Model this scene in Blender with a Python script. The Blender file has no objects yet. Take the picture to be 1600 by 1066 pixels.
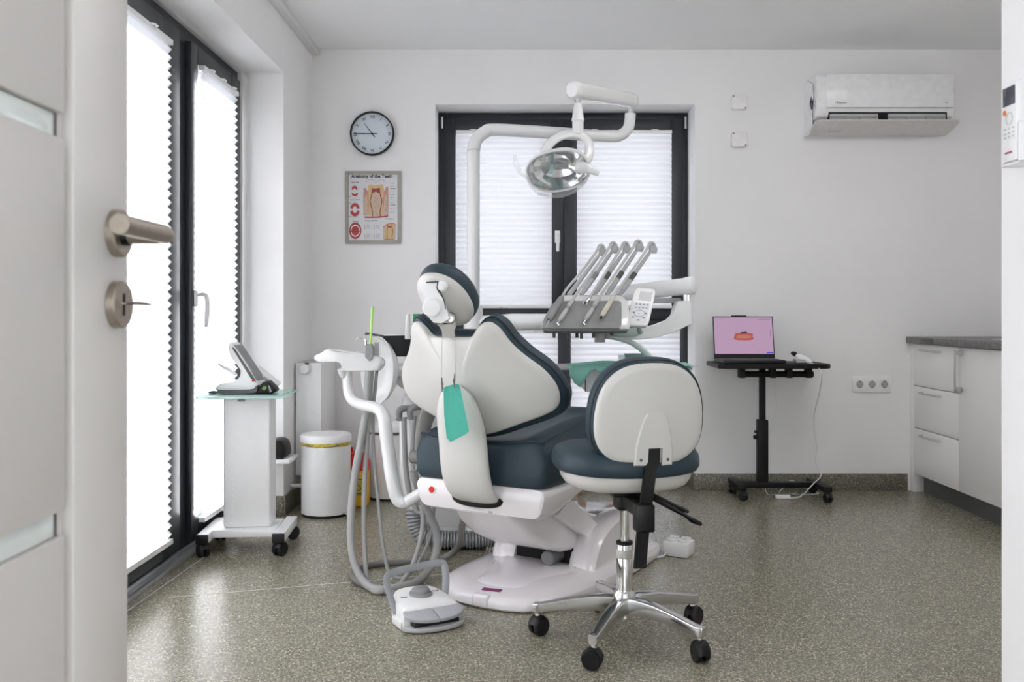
import bpy, bmesh, math, random
from mathutils import Vector, Matrix

random.seed(7)
S = bpy.context.scene
C = S.collection
F, CX, CY, H = 1444.0, 808.0, 489.0, 1.047      # focal length in pixels of the 1600x1066 frame, vanishing point, eye height


def at(px, py, Y):
    """Point that the photograph shows at pixel (px, py), standing Y metres from the camera."""
    return Vector(((px - CX) / F * Y, Y, H - (py - CY) / F * Y))


# ------------------------------------------------------------------ camera
cam = bpy.data.cameras.new('camera')
cam.sensor_width = 36.0
cam.lens = 36.0 * F / 1600.0
cam.shift_x = (800.0 - CX) / 1600.0
cam.shift_y = -(533.0 - CY) / 1600.0
cam.clip_start = 0.02
cam.dof.use_dof = True
cam.dof.focus_distance = 3.6
cam.dof.aperture_fstop = 9.0
camo = bpy.data.objects.new('camera', cam)
camo.location = (0, 0, H)
camo.rotation_euler = (math.radians(90), 0, 0)
C.objects.link(camo)
S.camera = camo

# ------------------------------------------------------------------ daylight
world = bpy.data.worlds.new('sky')
S.world = world
world.use_nodes = True
bg = world.node_tree.nodes['Background']
bg.inputs[0].default_value = (0.93, 0.96, 1.0, 1)
bg.inputs[1].default_value = 4.0
sun = bpy.data.lights.new('sun', 'SUN')
sun.energy = 52.0
sun.angle = math.radians(4)
sun.color = (1.0, 0.97, 0.93)
suno = bpy.data.objects.new('sun', sun)
suno.rotation_euler = Vector((0.82, 0.0, -0.57)).to_track_quat('-Z', 'Y').to_euler()
suno.location = (-6, 2, 6)
C.objects.link(suno)

S.view_settings.view_transform = 'Standard'
S.view_settings.look = 'None'
S.view_settings.gamma = 1.0
S.view_settings.use_curve_mapping = False
S.view_settings.exposure = 0.40
S.cycles.use_denoising = True
S.cycles.max_bounces = 12
S.cycles.diffuse_bounces = 6
S.cycles.transparent_max_bounces = 16
S.cycles.sample_clamp_indirect = 12.0
S.cycles.caustics_reflective = False
S.cycles.caustics_refractive = False


# ------------------------------------------------------------------ materials
def sock(n, name):
    return n.inputs[name]


def M(name, col, rough=0.5, metal=0.0, var=0.04, vscale=30.0, bump=0.0, bscale=200.0, coat=0.0, spec=0.5, emit=None, estr=0.0, aniso=0.0):
    m = bpy.data.materials.new(name)
    m.use_nodes = True
    nt = m.node_tree
    p = nt.nodes['Principled BSDF']
    tc = nt.nodes.new('ShaderNodeTexCoord')
    nz = nt.nodes.new('ShaderNodeTexNoise')
    nz.inputs['Scale'].default_value = vscale
    nz.inputs['Detail'].default_value = 3
    nt.links.new(tc.outputs['Object'], nz.inputs['Vector'])
    rp = nt.nodes.new('ShaderNodeValToRGB')
    rp.color_ramp.elements[0].position = 0.3
    rp.color_ramp.elements[1].position = 0.7
    rp.color_ramp.elements[0].color = (*[max(0, c * (1 - var)) for c in col], 1)
    rp.color_ramp.elements[1].color = (*[min(1, c * (1 + var)) for c in col], 1)
    nt.links.new(nz.outputs['Fac'], rp.inputs['Fac'])
    nt.links.new(rp.outputs['Color'], p.inputs['Base Color'])
    p.inputs['Roughness'].default_value = rough
    p.inputs['Metallic'].default_value = metal
    p.inputs['Specular IOR Level'].default_value = spec
    p.inputs['Coat Weight'].default_value = coat
    p.inputs['Coat Roughness'].default_value = 0.05
    if aniso:
        p.inputs['Anisotropic'].default_value = aniso
    if emit:
        p.inputs['Emission Color'].default_value = (*emit, 1)
        p.inputs['Emission Strength'].default_value = estr
    if bump:
        n2 = nt.nodes.new('ShaderNodeTexNoise')
        n2.inputs['Scale'].default_value = bscale
        n2.inputs['Detail'].default_value = 2
        nt.links.new(tc.outputs['Object'], n2.inputs['Vector'])
        b = nt.nodes.new('ShaderNodeBump')
        b.inputs['Strength'].default_value = bump
        b.inputs['Distance'].default_value = 0.002
        nt.links.new(n2.outputs['Fac'], b.inputs['Height'])
        nt.links.new(b.outputs['Normal'], p.inputs['Normal'])
    return m


def speckle(name, rough, bump, tint=(1, 1, 1)):
    m = bpy.data.materials.new(name)
    m.use_nodes = True
    nt = m.node_tree
    p = nt.nodes['Principled BSDF']
    tc = nt.nodes.new('ShaderNodeTexCoord')
    v1 = nt.nodes.new('ShaderNodeTexVoronoi')
    v1.inputs['Scale'].default_value = 250
    v2 = nt.nodes.new('ShaderNodeTexVoronoi')
    v2.inputs['Scale'].default_value = 480
    nt.links.new(tc.outputs['Object'], v1.inputs['Vector'])
    nt.links.new(tc.outputs['Object'], v2.inputs['Vector'])
    r1 = nt.nodes.new('ShaderNodeValToRGB')
    e = r1.color_ramp.elements
    e[0].position, e[0].color = 0.0, (0.045, 0.042, 0.034, 1)
    e[1].position, e[1].color = 1.0, (0.66, 0.63, 0.54, 1)
    for pos, c in ((0.35, (0.135, 0.129, 0.104)), (0.62, (0.20, 0.19, 0.155)), (0.86, (0.30, 0.285, 0.235))):
        k = e.new(pos)
        k.color = (*c, 1)
    r2 = nt.nodes.new('ShaderNodeValToRGB')
    e = r2.color_ramp.elements
    e[0].position, e[0].color = 0.1, (0.095, 0.090, 0.072, 1)
    e[1].position, e[1].color = 0.95, (0.33, 0.315, 0.26, 1)
    s1 = nt.nodes.new('ShaderNodeSeparateColor')
    s2 = nt.nodes.new('ShaderNodeSeparateColor')
    nt.links.new(v1.outputs['Color'], s1.inputs[0])
    nt.links.new(v2.outputs['Color'], s2.inputs[0])
    nt.links.new(s1.outputs[0], r1.inputs['Fac'])
    nt.links.new(s2.outputs[1], r2.inputs['Fac'])
    mx = nt.nodes.new('ShaderNodeMix')
    mx.data_type = 'RGBA'
    mx.inputs[0].default_value = 0.28
    nt.links.new(r1.outputs['Color'], mx.inputs[6])
    nt.links.new(r2.outputs['Color'], mx.inputs[7])
    mt = nt.nodes.new('ShaderNodeMix')
    mt.data_type = 'RGBA'
    mt.blend_type = 'MULTIPLY'
    mt.inputs[0].default_value = 1.0
    mt.clamp_result = False
    mt.inputs[7].default_value = (*tint, 1)
    nt.links.new(mx.outputs[2], mt.inputs[6])
    nt.links.new(mt.outputs[2], p.inputs['Base Color'])
    p.inputs['Roughness'].default_value = rough
    nz = nt.nodes.new('ShaderNodeTexNoise')
    nz.inputs['Scale'].default_value = 160
    nz.inputs['Detail'].default_value = 3
    nt.links.new(tc.outputs['Object'], nz.inputs['Vector'])
    b = nt.nodes.new('ShaderNodeBump')
    b.inputs['Strength'].default_value = bump
    b.inputs['Distance'].default_value = 0.002
    nt.links.new(nz.outputs['Fac'], b.inputs['Height'])
    nt.links.new(b.outputs['Normal'], p.inputs['Normal'])
    return m


def sheer(name, col, fac=0.5):
    m = bpy.data.materials.new(name)
    m.use_nodes = True
    nt = m.node_tree
    nt.nodes.remove(nt.nodes['Principled BSDF'])
    out = nt.nodes['Material Output']
    tc = nt.nodes.new('ShaderNodeTexCoord')
    nz = nt.nodes.new('ShaderNodeTexNoise')
    nz.inputs['Scale'].default_value = 12
    nt.links.new(tc.outputs['Object'], nz.inputs['Vector'])
    rp = nt.nodes.new('ShaderNodeValToRGB')
    rp.color_ramp.elements[0].color = (*[c * 0.97 for c in col], 1)
    rp.color_ramp.elements[1].color = (*col, 1)
    nt.links.new(nz.outputs['Fac'], rp.inputs['Fac'])
    d = nt.nodes.new('ShaderNodeBsdfDiffuse')
    t = nt.nodes.new('ShaderNodeBsdfTranslucent')
    nt.links.new(rp.outputs['Color'], d.inputs['Color'])
    nt.links.new(rp.outputs['Color'], t.inputs['Color'])
    mx = nt.nodes.new('ShaderNodeMixShader')
    mx.inputs[0].default_value = fac
    nt.links.new(d.outputs[0], mx.inputs[1])
    nt.links.new(t.outputs[0], mx.inputs[2])
    nt.links.new(mx.outputs[0], out.inputs['Surface'])
    return m


def clear(name, tint, body=0.08, rough=0.02):
    """Thin clear sheet: mostly see-through, a little gloss and a little milk."""
    m = bpy.data.materials.new(name)
    m.use_nodes = True
    nt = m.node_tree
    p = nt.nodes['Principled BSDF']
    out = nt.nodes['Material Output']
    tc = nt.nodes.new('ShaderNodeTexCoord')
    nz = nt.nodes.new('ShaderNodeTexNoise')
    nz.inputs['Scale'].default_value = 5
    nt.links.new(tc.outputs['Object'], nz.inputs['Vector'])
    rp = nt.nodes.new('ShaderNodeValToRGB')
    rp.color_ramp.elements[0].color = (*[c * 0.97 for c in tint], 1)
    rp.color_ramp.elements[1].color = (*tint, 1)
    nt.links.new(nz.outputs['Fac'], rp.inputs['Fac'])
    nt.links.new(rp.outputs['Color'], p.inputs['Base Color'])
    p.inputs['Roughness'].default_value = rough
    tr = nt.nodes.new('ShaderNodeBsdfTransparent')
    nt.links.new(rp.outputs['Color'], tr.inputs['Color'])
    mx = nt.nodes.new('ShaderNodeMixShader')
    mx.inputs[0].default_value = body
    nt.links.new(tr.outputs[0], mx.inputs[1])
    nt.links.new(p.outputs[0], mx.inputs[2])
    nt.links.new(mx.outputs[0], out.inputs['Surface'])
    return m


wall_m = M('wall_paint', (0.90, 0.89, 0.89), 0.75, var=0.012, vscale=3, bump=0.15, bscale=260)
ceil_m = M('ceiling_paint', (0.92, 0.92, 0.92), 0.8, var=0.01, vscale=3, bump=0.1, bscale=260)
floor_m = speckle('speckled_vinyl', 0.23, 0.24, (1.26, 1.235, 1.12))
skirt_m = speckle('speckled_skirting', 0.4, 0.1, (0.92, 0.92, 0.88))
frame_m = M('anthracite_frame', (0.020, 0.024, 0.030), 0.38, var=0.06, vscale=8, bump=0.05)
blind_m = sheer('pleated_fabric', (0.90, 0.90, 0.94), 0.11)
glass_m = clear('window_glass', (0.97, 0.98, 0.98), 0.06)
alu_m = M('aluminium', (0.62, 0.63, 0.64), 0.32, metal=0.9, bump=0.03)
white_m = M('white_plastic', (0.85, 0.85, 0.85), 0.32, var=0.015, coat=0.15)
base_m = M('pale_lilac_lacquer', (0.80, 0.77, 0.785), 0.16, var=0.012, vscale=4, coat=0.5)
gloss_m = M('white_lacquer', (0.72, 0.72, 0.72), 0.16, var=0.012, vscale=4, coat=0.5)
shell_m = M('warm_white_shell', (0.66, 0.65, 0.62), 0.28, var=0.012, vscale=4, coat=0.15)
grey_m = M('light_grey_plastic', (0.46, 0.46, 0.46), 0.4, var=0.03)
mid_m = M('mid_grey_plastic', (0.26, 0.26, 0.265), 0.45, var=0.04)
dark_m = M('dark_grey_plastic', (0.10, 0.10, 0.10), 0.45, var=0.05)
black_m = M('black_plastic', (0.008, 0.008, 0.009), 0.42, spec=.35, var=0.1, bump=0.05)
blackm_m = M('black_powder_coat', (0.006, 0.006, 0.0065), 0.5, spec=.3, var=0.1, bump=0.1, bscale=500)
hide_m = M('slate_blue_vinyl', (0.027, 0.048, 0.064), 0.45, spec=.35, var=0.05, vscale=20, bump=0.12, bscale=420)
seam_m = M('blue_piping', (0.015, 0.025, 0.032), 0.5, var=0.05)
chrome_m = M('chrome', (0.80, 0.80, 0.80), 0.08, metal=1.0, var=0.01)
cast_m = M('polished_aluminium', (0.66, 0.66, 0.66), 0.16, metal=1.0, var=0.03)
steel_m = M('brushed_nickel', (0.42, 0.37, 0.31), 0.34, metal=1.0, var=0.06, vscale=90, aniso=0.5)
bracket_m = M('cast_bracket', (0.36, 0.35, 0.32), 0.4, metal=0.5)
hose_m = M('grey_hose', (0.33, 0.33, 0.325), 0.45, var=0.03)
hose2_m = M('dark_hose', (0.17, 0.165, 0.155), 0.5, var=0.05)
rib_m = M('silver_ribbed_hose', (0.33, 0.34, 0.35), 0.35, metal=0.35)
mat_m = M('grey_silicone', (0.26, 0.26, 0.26), 0.55, var=0.06, vscale=40)
teal_m = M('teal_paper', (0.10, 0.55, 0.43), 0.75, var=0.05, vscale=120)
teal2_m = M('teal_drape', (0.24, 0.54, 0.46), 0.75, var=0.05, vscale=120)
green_m = M('green_box', (0.0, 0.22, 0.06), 0.5)
lime_m = M('lime_tube', (0.45, 0.75, 0.18), 0.35)
ivory_m = M('ivory_plastic', (0.58, 0.55, 0.45), 0.4)
red_m = M('red_plastic', (0.65, 0.01, 0.012), 0.4)
yellow_m = M('yellow_plastic', (0.85, 0.47, 0.015), 0.45)
gold_m = M('yellow_bag', (0.62, 0.47, 0.06), 0.3, var=0.3, vscale=60)
wood_m = M('orange_wood', (0.42, 0.17, 0.05), 0.5, var=0.2, vscale=40)
door_m = M('door_lacquer', (0.66, 0.635, 0.61), 0.42, var=0.01, vscale=3, bump=0.04)
cab_m = M('cabinet_front', (0.90, 0.885, 0.87), 0.45, var=0.01, vscale=3)
stone_m = M('grey_worktop', (0.17, 0.165, 0.165), 0.45, var=0.3, vscale=35, bump=0.1)
plinth_m = M('grey_plinth', (0.13, 0.135, 0.14), 0.35, metal=0.4)
milk_m = clear('milky_bowl', (0.86, 0.87, 0.86), 0.72, 0.12)
acryl_m = clear('clear_cover', (0.96, 0.97, 0.97), 0.16, 0.03)
gtop_m = clear('green_glass_top', (0.70, 0.92, 0.87), 0.62, 0.06)
strip_m = M('frosted_glass_strip', (0.80, 0.86, 0.84), 0.12, coat=0.4)
paper_m = M('poster_paper', (0.72, 0.72, 0.74), 0.5, var=0.01)
pframe_m = M('champagne_frame', (0.38, 0.36, 0.32), 0.45, var=0.05)
ink_m = M('black_ink', (0.015, 0.015, 0.015), 0.6)
face_m = M('clock_face', (0.70, 0.76, 0.83), 0.4, var=0.01)
screen_m = M('laptop_screen', (0.02, 0.015, 0.02), 0.3, emit=(0.42, 0.27, 0.40), estr=.78, var=0.0)
lcd_m = M('grey_display', (0.44, 0.43, 0.45), 0.25)
navy_m = M('dark_display', (0.05, 0.055, 0.075), 0.2)
orange_m = M('orange_button', (0.75, 0.22, 0.07), 0.5)
sock_m = M('socket_white', (0.88, 0.87, 0.86), 0.3)
shade_m = M('matte_black', (0.004, 0.004, 0.004), 0.8)
seamw_m = M('weld_rod', (0.55, 0.54, 0.50), 0.4)
ac_m = M('air_conditioner_white', (0.86, 0.86, 0.87), 0.3, coat=0.2)
acflap_m = M('air_conditioner_flap', (0.74, 0.71, 0.69), 0.4)


# ------------------------------------------------------------------ builders
def cr(pts, n, closed=True):
    """Catmull-Rom resampling."""
    P = [Vector(p) for p in pts]
    N = len(P)
    out = []
    segs = N if closed else N - 1
    for i in range(segs):
        if closed:
            a, b, c, d = P[(i - 1) % N], P[i], P[(i + 1) % N], P[(i + 2) % N]
        else:
            b, c = P[i], P[i + 1]
            a = P[i - 1] if i else b * 2 - c
            d = P[i + 2] if i + 2 < N else c * 2 - b
        for k in range(n):
            t = k / n
            out.append(0.5 * ((2 * b) + (c - a) * t + (2 * a - 5 * b + 4 * c - d) * t * t + (3 * b - a - 3 * c + d) * t ** 3))
    if not closed:
        out.append(P[-1].copy())
    return out


def sup(a, b, e=2.5, n=48):
    """Superellipse outline."""
    o = []
    for i in range(n):
        t = 2 * math.pi * i / n
        c, s = math.cos(t), math.sin(t)
        o.append(Vector((a * math.copysign(abs(c) ** (2 / e), c), b * math.copysign(abs(s) ** (2 / e), s), 0)))
    return o


def rrect(w, h, r, n=5):
    """Rounded rectangle outline centred on the origin."""
    o = []
    for cx, cy, a0 in ((w / 2 - r, h / 2 - r, 0), (-w / 2 + r, h / 2 - r, 90), (-w / 2 + r, -h / 2 + r, 180), (w / 2 - r, -h / 2 + r, 270)):
        for k in range(n + 1):
            t = math.radians(a0 + 90 * k / n)
            o.append(Vector((cx + r * math.cos(t), cy + r * math.sin(t), 0)))
    return o


def basis(d):
    d = Vector(d).normalized()
    a = Vector((0, 0, 1)) if abs(d.z) < 0.9 else Vector((1, 0, 0))
    x = a.cross(d).normalized()
    return x, d.cross(x).normalized(), d


INV = {}


class MB:
    def __init__(s):
        s.v, s.f = [], []

    def add(s, vs, fs):
        o = len(s.v)
        s.v += [Vector(p) for p in vs]
        s.f += [[i + o for i in f] for f in fs]
        return s

    def loft(s, rings, cap0=True, cap1=True, loop=False):
        n = len(rings[0])
        vs = [p for r in rings for p in r]
        fs = []
        m = len(rings)
        for i in range(m if loop else m - 1):
            j = (i + 1) % m
            for k in range(n):
                l = (k + 1) % n
                fs.append([i * n + k, i * n + l, j * n + l, j * n + k])
        if not loop:
            if cap0:
                fs.append(list(range(n))[::-1])
            if cap1:
                fs.append([(m - 1) * n + k for k in range(n)])
        return s.add(vs, fs)

    def tube(s, path, r, n=12, smooth=0, loop=False, flat=None, cap=True):
        P = [Vector(p) for p in path]
        R = list(r) if isinstance(r, (list, tuple)) else None
        if smooth:
            if R:
                rr = cr([(x, 0, 0) for x in R], smooth, loop)
                R = [q.x for q in rr]
            P = cr(P, smooth, loop)
        m = len(P)
        rings = []
        nrm = None
        for i in range(m):
            if loop:
                t = P[(i + 1) % m] - P[i - 1]
            else:
                t = P[min(i + 1, m - 1)] - P[max(i - 1, 0)]
            t.normalize()
            if nrm is None:
                nrm = basis(t)[0] if flat is None else (Vector(flat[2]) - t * Vector(flat[2]).dot(t)).normalized()
            else:
                nrm = (nrm - t * nrm.dot(t))
                nrm = nrm.normalized() if nrm.length > 1e-6 else basis(t)[0]
            b = t.cross(nrm)
            q = R[i] if R else r
            fa, fb = (1, 1) if flat is None else flat[:2]
            rings.append([P[i] + (nrm * math.cos(2 * math.pi * k / n) * fa + b * math.sin(2 * math.pi * k / n) * fb) * q for k in range(n)])
        return s.loft(rings, cap, cap, loop)

    def box(s, lo, hi, b=0.0, seg=2, mat=None):
        bm = bmesh.new()
        bmesh.ops.create_cube(bm, size=1)
        lo, hi = Vector(lo), Vector(hi)
        c, d = (lo + hi) / 2, hi - lo
        for v in bm.verts:
            v.co = Vector((c.x + v.co.x * d.x, c.y + v.co.y * d.y, c.z + v.co.z * d.z))
        if b:
            b = min(b, 0.49 * min(abs(d.x), abs(d.y), abs(d.z)))
            bmesh.ops.bevel(bm, geom=bm.edges[:], offset=b, segments=seg, profile=0.5, affect='EDGES')
        bm.verts.index_update()
        vs = [v.co.copy() for v in bm.verts]
        if mat:
            vs = [mat @ v for v in vs]
        fs = [[v.index for v in f.verts] for f in bm.faces]
        bm.free()
        return s.add(vs, fs)

    def prism(s, outline, vec, bev=0.0):
        P = [Vector(p) for p in outline]
        vec = Vector(vec)
        if not bev:
            return s.loft([P, [p + vec for p in P]])
        c = sum(P, Vector()) / len(P)
        L = vec.length
        rings = []
        for k, h in ((1 - 2 * bev, 0), (1 - 0.6 * bev, 0.06), (1, 0.16), (1, 0.84), (1 - 0.6 * bev, 0.94), (1 - 2 * bev, 1)):
            rings.append([c + (p - c) * k + vec * h for p in P])
        return s.loft(rings)

    def lathe(s, prof, o=(0, 0, 0), d=(0, 0, 1), n=32):
        x, y, z = basis(d)
        o = Vector(o)
        rings = [[o + z * h + (x * math.cos(2 * math.pi * k / n) + y * math.sin(2 * math.pi * k / n)) * max(r, 1e-4) for k in range(n)] for r, h in prof]
        return s.loft(rings)

    def out(s, outline, prof, fn, c=(0, 0), cap0=True):
        """Rings of an outline shrunk towards c and lifted: prof is a list of (shrink, height); fn maps (x, y, h) to 3-D."""
        rings = []
        for k, h in prof:
            rings.append([Vector(fn(c[0] + (p.x - c[0]) * k, c[1] + (p.y - c[1]) * k, h)) for p in outline])
        return s.loft(rings, cap0)

    def cyl(s, a, b, r, n=20, r2=None, bev=0.0):
        a, b = Vector(a), Vector(b)
        r2 = r if r2 is None else r2
        L = (b - a).length
        if bev:
            pr = [(r - bev, 0), (r, bev), (r2, L - bev), (r2 - bev, L)]
        else:
            pr = [(r, 0), (r2, L)]
        return s.lathe(pr, a, b - a, n)

    def ball(s, c, r, n=14, sc=(1, 1, 1)):
        pr = [(math.sin(math.pi * i / 8), -math.cos(math.pi * i / 8)) for i in range(9)]
        c = Vector(c)
        rings = [[c + Vector((q * math.cos(2 * math.pi * k / n) * sc[0], q * math.sin(2 * math.pi * k / n) * sc[1], h * sc[2])) * r for k in range(n)] for q, h in [(max(a, 1e-3), b) for a, b in pr]]
        return s.loft(rings)

    def mesh(s, name, mat, ang=40, xf=None):
        me = bpy.data.meshes.new(name)
        vs = [xf @ v for v in s.v] if xf else s.v
        me.from_pydata([tuple(v) for v in vs], [], s.f)
        bm = bmesh.new()
        bm.from_mesh(me)
        bmesh.ops.recalc_face_normals(bm, faces=bm.faces[:])
        bm.to_mesh(me)
        bm.free()
        me.polygons.foreach_set('use_smooth', [True] * len(me.polygons))
        me.set_sharp_from_angle(angle=math.radians(ang))
        if mat:
            me.materials.append(mat)
        return me

    def build(s, name, mat, parent=None, world=True, ang=40, label=None):
        xf = None
        if parent is not None and world:
            r = parent
            while r.parent:
                r = r.parent
            xf = INV.get(r.name)
        o = bpy.data.objects.new(name, s.mesh(name, mat, ang, xf))
        C.objects.link(o)
        if parent is not None:
            o.parent = parent
        if label:
            o['label'] = label
        return o

    def single(s, name, mat, label, cat, group=None, ang=40):
        lo = [min(v[i] for v in s.v) for i in range(3)]
        hi = [max(v[i] for v in s.v) for i in range(3)]
        b = Vector(((lo[0] + hi[0]) / 2, (lo[1] + hi[1]) / 2, lo[2]))
        o = bpy.data.objects.new(name, s.mesh(name, mat, ang, Matrix.Translation(-b)))
        o.location = b
        C.objects.link(o)
        INV[o.name] = Matrix.Translation(-b)
        o['label'], o['category'] = label, cat
        if group:
            o['group'] = group
        return o

    def struct(s, name, mat, parent=None, ang=40):
        o = s.build(name, mat, parent, ang=ang)
        if parent is None:
            o['kind'] = 'structure'
        return o


def thing(name, label, cat, loc=(0, 0, 0), rotz=0.0, group=None, kind=None):
    o = bpy.data.objects.new(name, None)
    o.empty_display_size = 0.05
    o.location = loc
    o.rotation_euler = (0, 0, rotz)
    C.objects.link(o)
    INV[o.name] = (Matrix.Translation(Vector(loc)) @ Matrix.Rotation(rotz, 4, 'Z')).inverted()
    if kind:
        o['kind'] = kind
    if label:
        o['label'] = label
    if cat:
        o['category'] = cat
    if group:
        o['group'] = group
    return o


def txt(parent, body, size, mat, o, xd, yd, name='lettering', align='CENTER', bold=0.0, world=True):
    cu = bpy.data.curves.new('t', 'FONT')
    cu.body = body
    cu.size = size
    cu.align_x = align
    cu.align_y = 'CENTER'
    cu.offset = bold
    cu.extrude = 0.0002
    cu.resolution_u = 3
    ob = bpy.data.objects.new('t', cu)
    C.objects.link(ob)
    dg = bpy.context.evaluated_depsgraph_get()
    me = bpy.data.meshes.new_from_object(ob.evaluated_get(dg))
    bpy.data.objects.remove(ob)
    xd, yd, o = Vector(xd).normalized(), Vector(yd).normalized(), Vector(o)
    zd = xd.cross(yd)
    mb = MB()
    mb.v = [o + xd * v.co.x + yd * v.co.y + zd * v.co.z for v in me.vertices]
    mb.f = [list(p.vertices) for p in me.polygons]
    bpy.data.meshes.remove(me)
    return mb.build(name, mat, parent, world)


def poly(o, xd, yd, pts, th=0.0004):
    """Thin flat printed shape on a plane."""
    xd, yd, o = Vector(xd), Vector(yd), Vector(o)
    n = xd.cross(yd).normalized()
    P = [o + xd * a + yd * b for a, b in pts]
    return MB().prism(P, n * th)

# ================================================================== the room
WB, WL, WR, ZC = 5.45, -1.208, 2.92, 2.60       # back wall, left wall, right wall, ceiling
# floor with its recesses in front of the two windows
fl = MB().box((-1.60, -1.7, -0.05), (3.05, WB, 0.0)).box((-0.483, WB, -0.05), (1.049, 5.80, 0.0)).struct('floor', floor_m)


def strip(px1, py1, px2, py2, w=0.004):
    a = at(px1, py1, H * F / (py1 - CY))
    b = at(px2, py2, H * F / (py2 - CY))
    a.z = b.z = 0
    s = (b - a).cross(Vector((0, 0, 1))).normalized() * w / 2
    return MB().prism([a - s, a + s, b + s, b - s], (0, 0, 0.0006))


strip(196, 957, 320, 870).build('weld_seam', seamw_m, fl)
strip(262, 934, 760, 892).build('weld_seam', seamw_m, fl)

MB().box((-1.60, -1.7, ZC), (3.05, 5.75, ZC + 0.1)).struct('ceiling', ceil_m)
wb = MB()
wb.box((-1.60, WB, 0), (-0.483, 5.75, ZC)).box((1.049, WB, 0), (3.05, 5.75, ZC)).box((-0.483, WB, 2.277), (1.049, 5.75, ZC))
wb.struct('wall_back', wall_m)
wl = MB()
wl.box((-1.60, 4.78, 0), (WL, WB, ZC)).box((-1.60, 0.0, 0), (WL, 0.95, ZC)).box((-1.60, 0.95, 2.29), (WL, 4.78, ZC))
wl.struct('wall_left', wall_m)
MB().box((WR, 1.75, 0), (3.05, WB, ZC)).struct('wall_right', wall_m)
# entrance: block of wall on the right that carries the remote control, wall on the left behind the open door
MB().box((0.97, -1.7, 0), (1.10, 1.85, ZC)).box((1.10, 1.73, 0), (3.05, 1.85, ZC)).struct('wall_entrance_right', wall_m)
MB().box((-1.60, 0.0, 0), (-0.53, 0.12, ZC)).box((-0.53, 0.0, 2.12), (0.97, 0.12, ZC)).struct('wall_entrance_left', wall_m)
MB().box((-1.60, -1.7, 0), (-1.48, 0.0, ZC)).box((-1.48, -1.7, 2.45), (0.97, -1.58, ZC)).struct('wall_hallway', wall_m)
# unseen glazing added at the hallway end, so skylight fills from behind the viewer
w3 = thing('fill_glazing', None, None, (-.25, -1.64, 0), kind='structure')
for x in (-1.48, -.66, .15, .91):
    MB().box((x, -1.68, 0), (x + .06, -1.60, 2.45), .004).build('mullion', frame_m, w3)
MB().box((-1.48, -1.675, 0), (.97, -1.605, .08), .004).build('rail', frame_m, w3)
MB().box((-1.48, -1.675, 2.37), (.97, -1.605, 2.45), .004).build('rail', frame_m, w3)
for x0, x1 in ((-1.42, -.66), (-.60, .15), (.21, .91)):
    MB().box((x0, -1.645, .08), (x1, -1.635, 2.37)).build('pane', glass_m, w3)

# coved speckled skirting
def skirt(name, pts, h=0.10, t=0.012):
    m = MB()
    for (x0, y0), (x1, y1) in zip(pts[:-1], pts[1:]):
        lo = (min(x0, x1), min(y0, y1), 0)
        hi = (max(x0, x1), max(y0, y1), h)
        m.box(lo, hi)
    m.struct(name, skirt_m)


MB().box((-1.208, WB - .012, 0), (-.483, WB, .10), .003).box((-.483, WB, 0), (-.471, 5.66, .10), .003).struct('baseboard_back_left', skirt_m)
MB().box((1.037, WB - .012, 0), (2.30, WB, .10), .003).box((1.037, WB, 0), (1.049, 5.66, .10), .003).struct('baseboard_back_right', skirt_m)
MB().box((WL, 4.768, 0), (WL + .012, WB - .012, .10), .003).box((-1.40, 4.768, 0), (WL, 4.78, .10), .003).struct('baseboard_left', skirt_m)
MB().box((WL, 1.80, ZC - .035), (WL + .045, WB, ZC), .004).struct('trim_1', white_m)

# ------------------------------------------------------------------ window on the left (two tall leaves)
w1 = thing('window_1', None, None, (-1.47, 3.6, 0), kind='structure')
X0, X1 = -1.52, -1.445
m = MB()
m.box((X0, .95, 0.0), (X1, 4.78, 0.075), .004).box((X0, .95, 2.215), (X1, 4.78, 2.29), .004)
m.box((X0, 4.715, .075), (X1, 4.78, 2.215), .004).box((X0, 2.37, .075), (X1, 2.53, 2.215), .004).box((X0, .95, .075), (X1, 1.02, 2.215), .004).box((X0, 3.87, .075), (X1, 4.04, 2.215), .004)
m.build('frame', frame_m, w1)
MB().box((X1, .95, 0.0), (-1.40, 4.78, 0.018), .003).box((X1, .95, .018), (X1 + .012, 4.78, .034), .002).build('threshold', alu_m, w1)


def sash_y(y0, y1, z0, z1, wn, wf, wt, wbm):
    s = MB()
    a, b = -1.505, -1.418
    s.box((a, y0, z0), (b, y0 + wn, z1), .006).box((a, y1 - wf, z0), (b, y1, z1), .006)
    s.box((a, y0 + wn, z0), (b, y1 - wf, z0 + wbm), .006).box((a, y0 + wn, z1 - wt), (b, y1 - wf, z1), .006)
    o = s.build('sash', frame_m, w1)
    MB().box((-1.475, y0 + wn, z0 + wbm), (-1.465, y1 - wf, z1 - wt)).build('pane', glass_m, o)
    return o


sash_y(1.00, 2.39, .055, 2.235, .10, .10, .085, .085)
sash_y(2.51, 3.89, .055, 2.235, .10, .185, .085, .085)
s2 = sash_y(4.025, 4.735, .055, 2.235, .085, .15, .085, .085)
hd = MB()
hd.box((-1.418, 4.052, 1.075), (-1.405, 4.082, 1.145), .004)
hd.tube([(-1.41, 4.067, 1.125), (-1.375, 4.067, 1.128), (-1.362, 4.063, 1.10), (-1.362, 4.06, 1.03), (-1.366, 4.06, 0.985)], [.009, .009, .010, .010, .007], 10, 4)
hd.build('handle', white_m, s2, label='white lever handle')


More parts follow.
